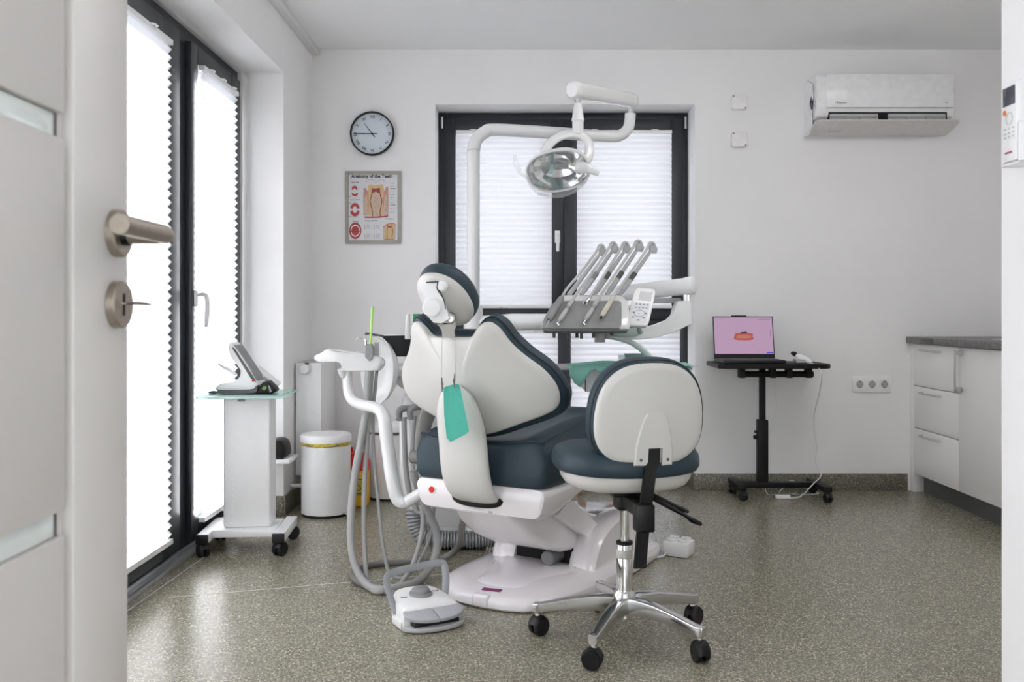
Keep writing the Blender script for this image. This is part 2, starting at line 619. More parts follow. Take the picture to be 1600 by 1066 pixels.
def pleat(name, label, p0, p1, z0, z1, nrm, group='pleated window blinds', amp=.006):
    """Pleated blind hanging between p0 and p1 (xy), from z1 down to z0; nrm points into the room."""
    p0, p1, nrm = Vector((*p0, 0)), Vector((*p1, 0)), Vector((*nrm, 0))
    mid = (p0 + p1) / 2
    t = thing(name, label, 'blind', (mid.x, mid.y, z0), group=group)
    n = int(round((z1 - z0 - .04) / .034)) * 2
    vs, fs = [], []
    for i in range(n + 1):
        z = z0 + .02 + (z1 - z0 - .04) * i / n
        d = nrm * (amp if i % 2 else -amp)
        vs += [p0 + d + Vector((0, 0, z)), p1 + d + Vector((0, 0, z))]
    for i in range(n):
        fs.append([2 * i, 2 * i + 1, 2 * i + 3, 2 * i + 2])
    mb = MB().add(vs, fs)
    mb.build('pleated_fabric', blind_m, t, ang=10)
    al = (p1 - p0).normalized()
    for z in (z0, z1 - .02):
        r = MB()
        P = [p0 - nrm * .013, p1 - nrm * .013, p1 + nrm * .013, p0 + nrm * .013]
        r.prism([p + Vector((0, 0, z)) for p in P], (0, 0, .02))
        rl = r.build('rail', white_m, t)
        for k in (.18, .5, .82) if z > z0 else (.5,):
            c = p0.lerp(p1, k) + nrm * .02 + Vector((0, 0, z + (.018 if z > z0 else .004)))
            MB().tube([c - al * .022 - nrm * .008, c - al * .012 + nrm * .004, c + al * .012 + nrm * .004, c + al * .022 - nrm * .008], .0045, 8).build('clip', white_m, rl)
    q = p0.lerp(p1, .5) + nrm * .013
    cd = MB()
    for k in (.12, .88):
        q = p0.lerp(p1, k) - nrm * .0125
        cd.tube([q + Vector((0, 0, z0 + .02)), q + Vector((0, 0, z1 - .02))], .0008, 5)
    cd.build('cord', white_m, t)
    return t


pleat('pleated_blind', 'tall white pleated blind on the left window leaf nearest the open door', (-1.398, 2.595), (-1.398, 3.722), .118, 2.145, (1, 0), amp=.008)
pleat('pleated_blind', 'tall white pleated blind hidden behind the open door leaf', (-1.398, 1.085), (-1.398, 2.305), .118, 2.145, (1, 0), amp=.008)
pleat('pleated_blind', 'tall white pleated blind on the left window leaf with a white handle', (-1.398, 4.098), (-1.398, 4.602), .118, 2.145, (1, 0), amp=.008)

# ------------------------------------------------------------------ window in the back wall
w2 = thing('window_2', None, None, (0.283, 5.72, 0), kind='structure')
Y0, Y1 = 5.68, 5.76
m = MB()
xl, xr = -0.487, 1.053
m.box((xl, Y0, 0), (xl + .06, Y1, 2.277), .004).box((xr - .06, Y0, 0), (xr, Y1, 2.277), .004)
m.box((xl + .06, Y0, 2.217), (xr - .06, Y1, 2.277), .004).box((xl + .06, Y0, 0), (xr - .06, Y1, .09), .004)
m.box((xl + .06, Y0, .935), (xr - .06, Y1, 1.01), .004).box((.243, Y0, .09), (.336, Y1, .935), .004)
m.build('frame', frame_m, w2)
for a, b in ((xl + .06, .243), (.336, xr - .06)):
    MB().box((a, 5.72, .09), (b, 5.73, .935)).build('pane', glass_m, w2)


def sash_x(x0, x1, z0, z1, wa, wb_):
    s = MB()
    a, b = 5.662, 5.745
    s.box((x0, a, z0), (x0 + wa, b, z1), .006).box((x1 - wb_, a, z0), (x1, b, z1), .006)
    s.box((x0 + wa, a, z0), (x1 - wb_, b, z0 + .075), .006).box((x0 + wa, a, z1 - .075), (x1 - wb_, b, z1), .006)
    o = s.build('sash', frame_m, w2)
    MB().box((x0 + wa, 5.715, z0 + .075), (x1 - wb_, 5.725, z1 - .075)).build('pane', glass_m, o)
    return o


sa = sash_x(-.450, .286, 1.005, 2.235, .075, .085)
sb = sash_x(.2865, 1.016, 1.005, 2.235, .085, .075)
hd = MB()
hc = at(871, 372, 5.655)
hd.box((hc.x - .016, 5.648, hc.z - .03), (hc.x + .016, 5.662, hc.z + .045), .004)
hd.tube([(hc.x, 5.655, hc.z + .012), (hc.x, 5.612, hc.z + .012), (hc.x, 5.604, hc.z - .01), (hc.x, 5.606, hc.z - .085)], [.010, .010, .011, .009], 10, 4)
hd.build('handle', white_m, sa, label='white lever handle')
for px in (691, 1071):
    p = at(px, 192, 5.655)
    MB().cyl((p.x, 5.652, p.z - .035), (p.x, 5.652, p.z + .035), .008, 10).build('hinge', alu_m, w2)
pleat('pleated_blind', 'white pleated blind on the upper left sash of the back window, behind the lamp post', (-.372, 5.646), (.212, 5.646), 1.076, 2.162, (0, -1))
pleat('pleated_blind', 'white pleated blind on the upper right sash of the back window, behind the dental handpieces', (.366, 5.646), (.944, 5.646), 1.076, 2.162, (0, -1))
pleat('pleated_blind', 'white pleated blind low in the back window, left pane behind the chair backrest', (-.432, 5.664), (.250, 5.664), .082, .94, (0, -1))
pleat('pleated_blind', 'white pleated blind low in the back window, right pane above the green draped tray', (.329, 5.664), (.998, 5.664), .082, .94, (0, -1))

# ------------------------------------------------------------------ open door on the left
dr = thing('door_1', None, None, (-.46, .60, 0), kind='structure')
DX = -.44
m = MB()
m.box((DX - .042, .918, .008), (DX, 1.045, 2.09), .002).box((DX - .042, .15, .008), (DX, .30, 2.09), .002)
m.box((DX - .030, .30, .008), (DX - .012, .918, 2.09))
m.build('leaf', door_m, dr)
zs = [.075 - .387 + .387 * k for k in range(7)]
edges = [.008] + [.455 + .387 * k for k in range(5)] + [2.09]
for i in range(len(edges) - 1):
    z0, z1 = edges[i] + (.012 if i else 0), edges[i + 1] - (.012 if i < len(edges) - 2 else 0)
    MB().box((DX - .014, .310, z0), (DX - .001, .903, z1), .003).build('panel', door_m, dr)
for k in range(5):
    z = .455 + .387 * k
    MB().box((DX - .012, .312, z - .011), (DX - .0065, .891, z + .011), .001).build('glass_strip', strip_m, dr)
    MB().box((DX - .012, .8912, z - .011), (DX - .006, .8955, z + .011)).build('strip_end', dark_m, dr)
# lever handle
hy, hz = 1.012, 1.134
MB().lathe([(.0001, 0), (.026, 0), (.026, .008), (.0245, .0095), (.0001, .0095)], (DX, hy, hz), (1, 0, 0), 40).build('rose', steel_m, dr)
lv = MB()
lv.tube([(DX + .009, hy, hz - .002), (DX + .040, hy, hz - .002), (DX + .052, hy - .002, hz - .002), (DX + .0585, hy - .012, hz - .002), (DX + .0595, hy - .03, hz - .002), (DX + .0595, hy - .128, hz - .002)], .0098, 24, 5)
lv.build('lever', steel_m, dr, ang=60)
MB().lathe([(.0115, 0), (.0115, .006)], (DX + .0095, hy, hz - .002), (1, 0, 0), 20).build('collar', black_m, dr)
lz = 1.056
ro = MB().lathe([(.0001, 0), (.026, 0), (.026, .008), (.0245, .0095), (.0001, .0095)], (DX, hy, lz), (1, 0, 0), 40).build('lock_rose', steel_m, dr)
MB().box((DX + .0092, hy - .0022, lz - .012), (DX + .0100, hy + .0022, lz + .012)).build('keyhole', shade_m, ro)
ky = MB().box((DX - .012, hy - .006, lz + .0), (DX + .018, hy + .004, lz + .0022), .0008)
ky.tube([(DX + .014, hy - .001, lz + .001), (DX + .026, hy - .001, lz + .0015), (DX + .038, hy - .001, lz)], [.0030, .0060, .0035], 12, 3, flat=(1.8, .4, (0, 1, 0)))
ky.build('key', steel_m, dr)
MB().box((DX - .028, 1.045, lz - .0135), (DX - .014, 1.066, lz - .0065), .001).build('bolt', dark_m, dr)

# ------------------------------------------------------------------ fill lamps added under the ceiling, out of view, to brighten the room
fill_m = M('fill_lamp_glow', (0.9, 0.9, 0.9), 0.4, emit=(1.0, 0.985, 0.97), estr=6.2)
for x, y, lab in ((1.75, 3.55, 'added round drum fill lamp over the cabinets, out of view'), (.95, 3.15, 'added round drum fill lamp over the stool, out of view')):
    cl = thing('fill_lamp', lab, 'fill lamp', (x, y, ZC - .04), group='added fill lamps')
    MB().lathe([(.0001, ZC), (.27, ZC), (.27, ZC - .02), (.255, ZC - .025), (.0001, ZC - .025)], (x, y, 0), n=40).build('housing', white_m, cl)
    MB().lathe([(.0001, ZC - .026), (.245, ZC - .026), (.245, ZC - .12), (.225, ZC - .135), (.0001, ZC - .135)], (x, y, 0), n=40).build('diffuser', fill_m, cl)
# ================================================================== things on the back wall
XD, ZD = Vector((1, 0, 0)), Vector((0, 0, 1))
# clock
cc = at(582.5, 210, WB)
R = .1285
ck = thing('wall_clock', 'round wall clock with pale blue face, black rim and Roman numerals', 'clock', (cc.x, WB, cc.z - R))
MB().lathe([(R - .008, 0), (R, .002), (R, .038), (R - .004, .042), (R - .007, .040), (R - .007, .012), (.0001, .012)], (cc.x, WB, cc.z), (0, -1, 0), 64).build('rim', black_m, ck)
MB().lathe([(.0001, .012), (R - .0075, .012), (R - .0075, .014), (.0001, .014)], (cc.x, WB, cc.z), (0, -1, 0), 64).build('face', face_m, ck)
yf = WB - .0145
for i, r in enumerate(['XII', 'I', 'II', 'III', 'IV', 'V', 'VI', 'VII', 'VIII', 'IX', 'X', 'XI']):
    a = math.radians(30 * i)
    d = Vector((math.sin(a), 0, math.cos(a)))
    e = Vector((math.cos(a), 0, -math.sin(a)))
    if 4 <= i <= 8:
        txt(ck, r, .024, ink_m, Vector((cc.x, yf, cc.z)) + d * .1, -e, -d, 'numeral', bold=.0003)
    else:
        txt(ck, r, .024, ink_m, Vector((cc.x, yf, cc.z)) + d * .1, e, d, 'numeral', bold=.0003)


def hand(ang, l0, l1, w, name, y):
    a = math.radians(ang)
    d, e = Vector((math.sin(a), 0, math.cos(a))), Vector((math.cos(a), 0, -math.sin(a)))
    c = Vector((cc.x, y, cc.z))
    MB().prism([c - d * l0 - e * w, c - d * l0 + e * w, c + d * l1 + e * w * .5, c + d * l1 - e * w * .5], (0, -.001, 0)).build(name, ink_m, ck)


hand(322.5, .024, .078, .0025, 'hour_hand', yf - .003)
hand(271, .026, .112, .0022, 'minute_hand', yf - .006)
hand(267.5, .03, .106, .0006, 'second_hand', yf - .009)
MB().lathe([(.005, 0), (.005, .010), (.003, .012)], (cc.x, yf, cc.z), (0, -1, 0), 16).build('hub', ink_m, ck)

# poster: zoom pixels of the print become positions on the paper
pt, pb = at(540, 268, WB), at(627, 381, WB)
po = thing('framed_poster', 'framed dental poster titled Anatomy of the Teeth on the back wall', 'poster', ((pt.x + pb.x) / 2, WB, pb.z))
fw, fd = .020, .018
m = MB()
m.box((pt.x, WB - fd, pb.z), (pt.x + fw, WB, pt.z), .002).box((pb.x - fw, WB - fd, pb.z), (pb.x, WB, pt.z), .002)
m.box((pt.x + fw, WB - fd, pb.z), (pb.x - fw, WB, pb.z + fw), .002).box((pt.x + fw, WB - fd, pt.z - fw), (pb.x - fw, WB, pt.z), .002)
m.build('frame', pframe_m, po)
MB().box((pt.x + fw, WB - .010, pb.z + fw), (pb.x - fw, WB - .001, pt.z - fw)).build('paper', paper_m, po)
PK = 1 / 8.88 * WB / F


def pp(zx, zy):
    return ((538 + zx / 8.88 - CX) * WB / F, H - (265 + zy / 8.88 - CY) * WB / F)


pink_m = M('print_pink', (0.58, 0.27, 0.23), 0.5)
rose_m = M('print_rose', (0.36, 0.05, 0.05), 0.5)
redp_m = M('print_red', (0.50, 0.05, 0.05), 0.5)
cream_m = M('print_cream', (0.66, 0.47, 0.24), 0.5)
bone_m = M('print_bone', (0.62, 0.47, 0.36), 0.5)
whitep_m = M('print_white', (0.75, 0.73, 0.72), 0.5)
greyp_m = M('print_grey', (0.33, 0.33, 0.36), 0.5)
brown_m = M('print_brown', (0.20, 0.05, 0.04), 0.5)


def pr(pts, mat, lay, name='print', smooth=0):
    P = [Vector((pp(*q)[0], WB - .0102 - .00035 * lay, pp(*q)[1])) for q in pts]
    if smooth:
        P = cr(P, smooth)
    MB().prism(P, (0, -.0003, 0)).build(name, mat, po)


def pl(pts, mat, lay, w, name='print_line', smooth=4):
    P = [Vector((pp(*q)[0], WB - .0102 - .00035 * lay, pp(*q)[1])) for q in pts]
    if smooth:
        P = cr(P, smooth, False)
    vs, fs = [], []
    for i, p in enumerate(P):
        t = P[min(i + 1, len(P) - 1)] - P[max(i - 1, 0)]
        e = t.cross(Vector((0, 1, 0))).normalized() * w * PK / 2
        vs += [p - e, p + e]
    for i in range(len(P) - 1):
        fs.append([2 * i, 2 * i + 1, 2 * i + 3, 2 * i + 2])
    MB().add(vs, fs).build(name, mat, po)


def pt_(zx, zy, lay=1):
    a = pp(zx, zy)
    return Vector((a[0], WB - .0105 - .00035 * lay, a[1]))


txt(po, 'Anatomy of the Teeth', 63 * PK, ink_m, pt_(388, 97), XD, ZD, 'title', bold=.0009)
for q, s, tx in ((150, 183, 'Primary Teeth'), (155, 424, 'Permanent Teeth'), (160, 722, 'Structures'), (380, 713, 'Functions of the Teeth'), (628, 688, 'Tooth Decay')):
    txt(po, tx, 19 * PK, ink_m, pt_(q, s), XD, ZD, 'heading', bold=.0003)
# big tooth
pr([(270, 640), (268, 420), (272, 260), (300, 262), (322, 300), (560, 300), (585, 245), (612, 240), (615, 420), (612, 640)], pink_m, 0)
pr([(280, 640), (282, 400), (318, 330), (345, 640)], bone_m, 1)
pr([(540, 640), (566, 330), (600, 400), (606, 640)], bone_m, 1)
pr([(335, 240), (350, 210), (440, 222), (530, 208), (550, 240), (556, 330), (540, 460), (548, 640), (498, 650), (500, 560), (525, 450), (500, 350), (440, 330), (390, 350), (362, 450), (388, 560), (392, 650), (345, 640), (345, 460), (330, 330)], cream_m, 2)
pr([(372, 350), (390, 258), (440, 268), (498, 254), (512, 340), (522, 450), (500, 560), (505, 652), (385, 652), (388, 560), (362, 450)], bone_m, 3)
pr([(388, 262), (440, 270), (498, 256), (505, 345), (480, 330), (440, 308), (400, 330), (380, 350)], rose_m, 4)
pl([(385, 345), (372, 400), (362, 440), (380, 520), (396, 600), (394, 655)], brown_m, 4, 12)
pl([(502, 345), (516, 400), (526, 440), (512, 520), (500, 600), (506, 655)], brown_m, 4, 12)
pr([(283, 655), (450, 655), (612, 640), (608, 660), (450, 675), (285, 675)], rose_m, 4)
random.seed(3)
for k in range(34):
    x, y = random.uniform(415, 475), random.uniform(380, 640)
    pr([(x, y), (x + 5, y), (x + 5, y + 6), (x, y + 6)], brown_m, 4, 'print_dot')
for k in range(36):
    x = random.choice((random.uniform(285, 330), random.uniform(560, 606)))
    y = random.uniform(430, 635)
    pr([(x, y), (x + 6, y), (x + 6, y + 7), (x, y + 7)], brown_m, 4, 'print_dot')
pl([(300, 185), (350, 142), (400, 150), (440, 180), (490, 150), (540, 145), (565, 175)], greyp_m, 1, 4)
for y, l in ((195, 50), (235, 40), (268, 75), (300, 60), (350, 55), (388, 40), (424, 40), (460, 40), (492, 75), (548, 30), (600, 50)):
    pl([(640, y), (640 + l, y)], ink_m if l > 60 else greyp_m, 1, 7, smooth=0)
# jaws
def ell(cx, cy, a, b, n=20, a0=0, a1=360):
    return [(cx + a * math.cos(math.radians(a0 + (a1 - a0) * k / (n if a1 - a0 < 360 else n))), cy + b * math.sin(math.radians(a0 + (a1 - a0) * k / n))) for k in range(n + (1 if a1 - a0 < 360 else 0))]


pr(ell(146, 280, 40, 50, a0=180, a1=360) + ell(146, 285, 18, 22, a0=360, a1=180), redp_m, 1)
pr(ell(150, 335, 44, 40, a0=0, a1=180) + ell(150, 330, 18, 14, a0=180, a1=0), redp_m, 1)
pr(ell(152, 545, 60, 75, a0=180, a1=360) + ell(152, 550, 30, 36, a0=360, a1=180), redp_m, 1)
pr(ell(152, 575, 60, 78, a0=0, a1=180) + ell(152, 570, 30, 34, a0=180, a1=0), redp_m, 1)
pl(ell(152, 545, 68, 82, a0=180, a1=360), greyp_m, 2, 5)
pl(ell(152, 575, 68, 86, a0=0, a1=180), greyp_m, 2, 5)
pl(ell(146, 280, 50, 58, a0=180, a1=360), greyp_m, 2, 4)
for y in (378, 466, 652):
    pl([(52, y), (104, y)], ink_m, 1, 5, smooth=0)
pr(ell(157, 850, 84, 116, 28), rose_m, 1)
pr(ell(157, 850, 66, 84, 28), whitep_m, 2)
pr(ell(157, 850, 54, 66, 28), redp_m, 3)
pr(ell(157, 830, 30, 26, 20), rose_m, 4)
pl([(76, 858), (240, 858)], brown_m, 5, 8, smooth=0)
# small tooth
pr([(545, 970), (540, 790), (575, 800), (590, 750), (640, 760), (700, 760), (718, 790), (710, 970)], bone_m, 1)
pr([(560, 970), (575, 800), (590, 755), (690, 758), (690, 860), (680, 970)], cream_m, 2)
pr([(590, 770), (640, 790), (688, 766), (660, 790), (640, 815), (612, 800)], redp_m, 4)
pl([(612, 790), (594, 850), (600, 960)], brown_m, 4, 8)
pl([(660, 790), (674, 850), (664, 940)], brown_m, 4, 8)
pl([(540, 790), (560, 800), (600, 760), (700, 755), (720, 790)], redp_m, 3, 8)
pl([(560, 972), (690, 972)], brown_m, 4, 9, smooth=0)
for bx_, by_ in ((312, 770), (445, 770), (312, 905), (445, 905)):
    for k in range(5):
        pl([(bx_, by_ + 12 * k), (bx_ + 35 + 25 * random.random(), by_ + 12 * k)], greyp_m, 1, 4, smooth=0)
    pl([(bx_ - 28, by_ - 5), (bx_ - 24, by_ + 60)], pink_m, 1, 8, smooth=0)

# two square cover boxes
for py, lab in ((161, 'square white cover box on back wall, the upper of two'), (219, 'square white cover box on back wall, the lower of two')):
    c = at(1154, py, WB)
    q = thing('junction_box', lab, 'junction box', (c.x, WB, c.z - .045), group='square cover boxes on the back wall')
    MB().prism([Vector((c.x + p.x, WB, c.z + p.y)) for p in rrect(.092, .088, .014)], (0, -.030, 0), .03).build('cover', sock_m, q)
    for sx, sz in ((-.036, .034), (.034, -.034)):
        MB().lathe([(.0001, 0), (.005, 0), (.005, .002), (.0001, .002)], (c.x + sx, WB - .030, c.z + sz), (0, -1, 0), 12).build('screw', mid_m, q)

# air conditioner
ax0, ax1 = 1.700, 2.487
ac = thing('air_conditioner', 'white split air conditioner with open flap high on the back wall', 'air conditioner', ((ax0 + ax1) / 2, WB, 2.08))
prof = [(WB, 2.405), (5.30, 2.412), (5.262, 2.405), (5.245, 2.385), (5.240, 2.30), (5.243, 2.205), (5.262, 2.165), (5.30, 2.150), (5.34, 2.150), (5.42, 2.10), (WB, 2.10)]
m = MB()
rings = []
cy_, cz_ = 5.36, 2.27
for x, k in ((ax0, .93), (ax0 + .012, .985), (ax0 + .03, 1), (ax1 - .03, 1), (ax1 - .012, .985), (ax1, .93)):
    rings.append([Vector((x, WB + (y - WB) * k, cz_ + (z - cz_) * (.5 + .5 * k))) for y, z in prof])
m.loft(rings)
m.build('body', ac_m, ac, ang=35)
MB().box((ax0 + .055, 5.2375, 2.212), (ax1 - .012, 5.2425, 2.400), .003).build('front_panel', ac_m, ac)
MB().box((ax0 + .055, 5.238, 2.2085), (ax1 - .012, 5.2425, 2.2112)).build('panel_joint', mid_m, ac)
# side bracket panel on the left, with its notch
MB().prism([(ax0 - .004, y, z) for y, z in ((WB, 2.40), (5.40, 2.405), (5.30, 2.36), (5.285, 2.28), (5.32, 2.25), (5.30, 2.10), (5.36, 2.075), (WB, 2.085))], (-.006, 0, 0)).build('side_panel', ac_m, ac)
MB().tube([(ax0 - .008, 5.31, 2.29), (ax0 - .009, 5.31, 2.25), (ax0 - .008, 5.31, 2.215)], [.004, .010, .003], 10, 3).build('side_clip', navy_m, ac)
# outlet opening
MB().box((ax0 + .07, 5.250, 2.128), (ax1 - .045, 5.275, 2.188)).build('outlet', shade_m, ac)
for x0, x1 in ((ax0 + .075, ax0 + .345), (ax0 + .405, ax1 - .06)):
    m = MB()
    m.box((x0, 5.236, 2.158), (x1, 5.252, 2.176), .002)
    n = 3
    for k in range(n + 1):
        x = x0 + (x1 - x0 - .004) * k / n
        m.box((x, 5.234, 2.130), (x + .004, 5.250, 2.160))
    m.box((x0, 5.247, 2.130), (x1, 5.2495, 2.158))
    m.build('louvre', grey_m, ac)
fp = [(5.205, 2.136), (5.20, 2.130), (5.215, 2.122), (5.29, 2.104), (5.40, 2.083), (5.425, 2.085), (5.40, 2.094), (5.29, 2.116)]
rings = []
for x, k in ((ax0 - .012, .9), (ax0 + .01, 1), (ax1 - .01, 1), (ax1 + .012, .9)):
    rings.append([Vector((x, 5.31 + (y - 5.31) * k, z)) for y, z in fp])
MB().loft(rings).build('flap', acflap_m, ac, ang=30)
txt(ac, 'Hisense', .020, mid_m, (ax0 + .135, 5.2372, 2.24), XD, ZD, 'lettering', bold=.0002)
MB().box((ax1 - .06, 5.2368, 2.236), (ax1 - .045, 5.2376, 2.242)).build('badge', grey_m, ac)
fd_ = Vector((0, -.19, .035)).normalized()
MB().box((ax0 + .10, 5.326, 2.0952), (ax0 + .112, 5.336, 2.0995)).build('badge', dark_m, ac)
MB().box((ax0 + .118, 5.329, 2.0947), (ax0 + .168, 5.333, 2.099)).build('badge', mid_m, ac)

# triple socket
s0, s1 = at(1331, 588, WB), at(1392, 613, WB)
so = thing('triple_socket', 'white triple power socket on the back wall beside the cabinet', 'socket', ((s0.x + s1.x) / 2, WB, s1.z))
cxs, czs = (s0.x + s1.x) / 2, (s0.z + s1.z) / 2
MB().prism([Vector((cxs + p.x, WB, czs + p.y)) for p in rrect(s1.x - s0.x, s0.z - s1.z, .010)], (0, -.010, 0), .008).build('plate', sock_m, so)
for k in (-1, 0, 1):
    x = cxs + k * .0725
    sk = MB().prism([Vector((x + p.x, WB - .010, czs + p.y)) for p in rrect(.056, .056, .006)], (0, -.003, 0)).build('outlet', sock_m, so)
    MB().lathe([(.0215, 0), (.0215, .0012), (.0195, .0012), (.0195, .0002), (.0001, .0002)], (x, WB - .013, czs), (0, -1, 0), 28).build('recess', grey_m, sk)
    for dx in (-.0095, .0095):
        MB().lathe([(.0001, 0), (.0028, 0), (.0028, .0006), (.0001, .0006)], (x + dx, WB - .0132, czs), (0, -1, 0), 10).build('hole', shade_m, sk)
    for dz in (-.0165, .0165):
        MB().box((x - .003, WB - .0150, czs + dz - .003), (x + .003, WB - .0132, czs + dz + .003)).build('earth_clip', dark_m, sk)

# ================================================================== laptop table
lt = thing('laptop_table', 'black height-adjustable laptop table on castors by the back wall', 'table', (1.40, 5.28, 0))
TZ = .768
o = []
for a, b in ((1.098, 5.05), (1.135, 5.015), (1.68, 5.015), (1.712, 5.05), (1.712, 5.36), (1.098, 5.36)):
    o.append(Vector((a, b, TZ - .026)))
MB().prism(o, (0, 0, .026), .008).build('tabletop', blackm_m, lt)
MB().tube([(1.245, 5.20, .702), (1.665, 5.20, .702)], .0175, 16).build('cross_tube', blackm_m, lt)
for x in (1.262, 1.435, 1.527, 1.637):
    MB().box((x - .016, 5.17, .682), (x + .016, 5.23, TZ - .026), .004).build('bracket', blackm_m, lt)
MB().cyl((1.395, 5.26, .38), (1.395, 5.26, TZ - .026), .019, 20).build('inner_post', blackm_m, lt)
MB().box((1.366, 5.232, .085), (1.424, 5.288, .44), .006).build('post', blackm_m, lt)
MB().cyl((1.366, 5.26, .34), (1.345, 5.26, .34), .012, 14, bev=.003).cyl((1.366, 5.26, .37), (1.350, 5.26, .37), .008, 12).build('knob', black_m, lt)
MB().box((1.26, 5.235, .055), (1.72, 5.285, .085), .003).build('base_bar', blackm_m, lt)
for x, y0, y1, sl in ((1.255, 5.15, 5.40, 0), (1.715, 5.10, 5.40, 0)):
    MB().box((x - .025, y0, .055), (x + .025, y1, .085), .003).build('foot', blackm_m, lt)


def castor(parent, x, y, ztop, r, name='castor', mat=black_m, world=True, ang=0.0, cap=None):
    """Small twin-wheel castor: stem, hood and two wheels."""
    R_ = Matrix.Translation((x, y, 0)) @ Matrix.Rotation(ang, 4, 'Z')
    m = MB()
    m.cyl((0, 0, r * 1.5), (0, 0, ztop), r * .22, 10)
    m.tube([(0, -r * .85, r * 1.25), (0, -r * .35, r * 1.95), (0, r * .45, r * 2.0), (0, r * 1.0, r * 1.5), (0, r * 1.12, r * .9)], r * .30, 10, 3, flat=(2.3, .6, (1, 0, 0)))
    m.v = [R_ @ v for v in m.v]
    c = m.build(name, mat, parent, world)
    for s_ in (-1, 1):
        w = MB().lathe([(r * .55, 0), (r * .93, r * .03), (r, r * .12), (r, r * .50), (r * .9, r * .62), (r * .45, r * .62)], (s_ * r * .12, r * .15, r), (s_, 0, 0), 22)
        w.v = [R_ @ v for v in w.v]
        w.build('wheel', mat, c, world)
    return c


for x, y, a in ((1.262, 5.165, .5), (1.715, 5.115, .2), (1.255, 5.385, 2.6), (1.715, 5.385, -2.2)):
    castor(lt, x, y - .02, .056, .025, ang=a)

# laptop
lp = thing('laptop', 'open black laptop showing a pink dental scan on its screen', 'laptop', (1.296, 5.14, TZ))
m = MB().box((1.124, 5.035, TZ + .002), (1.468, 5.262, TZ + .020), .004)
bs = m.build('base', black_m, lp)
MB().box((1.14, 5.11, TZ + .0195), (1.452, 5.235, TZ + .0215), .001).build('keyboard', dark_m, bs)
MB().box((1.245, 5.045, TZ + .0195), (1.35, 5.10, TZ + .0207), .0005).build('touchpad', dark_m, bs)
for k in range(6):
    for j in range(15):
        MB().box((1.146 + j * .0202, 5.118 + k * .0188, TZ + .0214), (1.146 + j * .0202 + .017, 5.118 + k * .0188 + .0155, TZ + .0228)).build('key', black_m, bs) if k % 5 == 0 else None
lid0, lidt = Vector((1.124, 5.262, TZ + .016)), math.radians(12)
up = Vector((0, math.sin(lidt), math.cos(lidt)))
fr = Vector((0, -math.cos(lidt), math.sin(lidt)))
LH = .248
m = MB()
P = [lid0, lid0 + XD * .344, lid0 + XD * .344 + up * LH, lid0 + up * LH]
m.prism(P, -fr * .007)
ld = m.build('lid', black_m, lp)
q = lid0 + XD * .107 + up * LH
MB().prism([q, q + XD * .088, q + XD * .088 + up * .006, q + up * .006], -fr * .006).build('camera_bar', black_m, ld)


def scr(x0, y0, x1, y1, lay=0):
    b = lid0 + fr * (.0004 + .0004 * lay)
    return MB().prism([b + XD * x0 + up * y0, b + XD * x1 + up * y0, b + XD * x1 + up * y1, b + XD * x0 + up * y1], fr * .0003)


sc_ = scr(.005, .030, .339, .243).build('screen', screen_m, ld)
scan_m = M('scan_orange', (0.05, 0.01, 0.01), 0.4, emit=(0.42, 0.08, 0.06), estr=.65)
scan2_m = M('scan_highlight', (0.05, 0.02, 0.01), 0.4, emit=(0.50, 0.17, 0.12), estr=.65)
blue_m = M('screen_blue', (0.01, 0.01, 0.05), 0.4, emit=(0.03, 0.05, 0.45), estr=.9)
inkd_m = M('screen_dark', (0.02, 0.01, 0.02), 0.4, emit=(0.05, 0.03, 0.06), estr=.6)


def scp(pts, mat, lay, name):
    b = lid0 + fr * (.0004 + .0004 * lay)
    MB().prism(cr([b + XD * x + up * y for x, y in pts], 3), fr * .0003).build(name, mat, sc_)


scp([(.116, .118), (.118, .128), (.128, .148), (.17, .150), (.21, .148), (.226, .146), (.224, .130), (.228, .116), (.205, .108), (.16, .108), (.13, .110)], scan_m, 1, 'scan')
scp([(.13, .124), (.14, .136), (.17, .139), (.205, .137), (.217, .128), (.20, .120), (.16, .119)], scan2_m, 2, 'scan_highlight')
scp([(.155, .150), (.165, .160), (.176, .158), (.186, .163), (.194, .150), (.175, .147)], inkd_m, 2, 'scan_shadow')
scr(.298, .033, .336, .041, 1).build('button', blue_m, sc_)
for k in range(7):
    scr(.012 + k * .008, .236, .017 + k * .008, .2385, 1).build('icon', inkd_m, sc_)
    scr(.255 + k * .011, .226, .2605 + k * .011, .230, 1).build('icon', inkd_m, sc_)
    scr(.275 + k * .008, .236, .279 + k * .008, .2375, 1).build('icon', inkd_m, sc_)
for k in range(4):
    scr(.3245, .132 + k * .011, .328, .138 + k * .011, 1).build('icon', inkd_m, sc_)

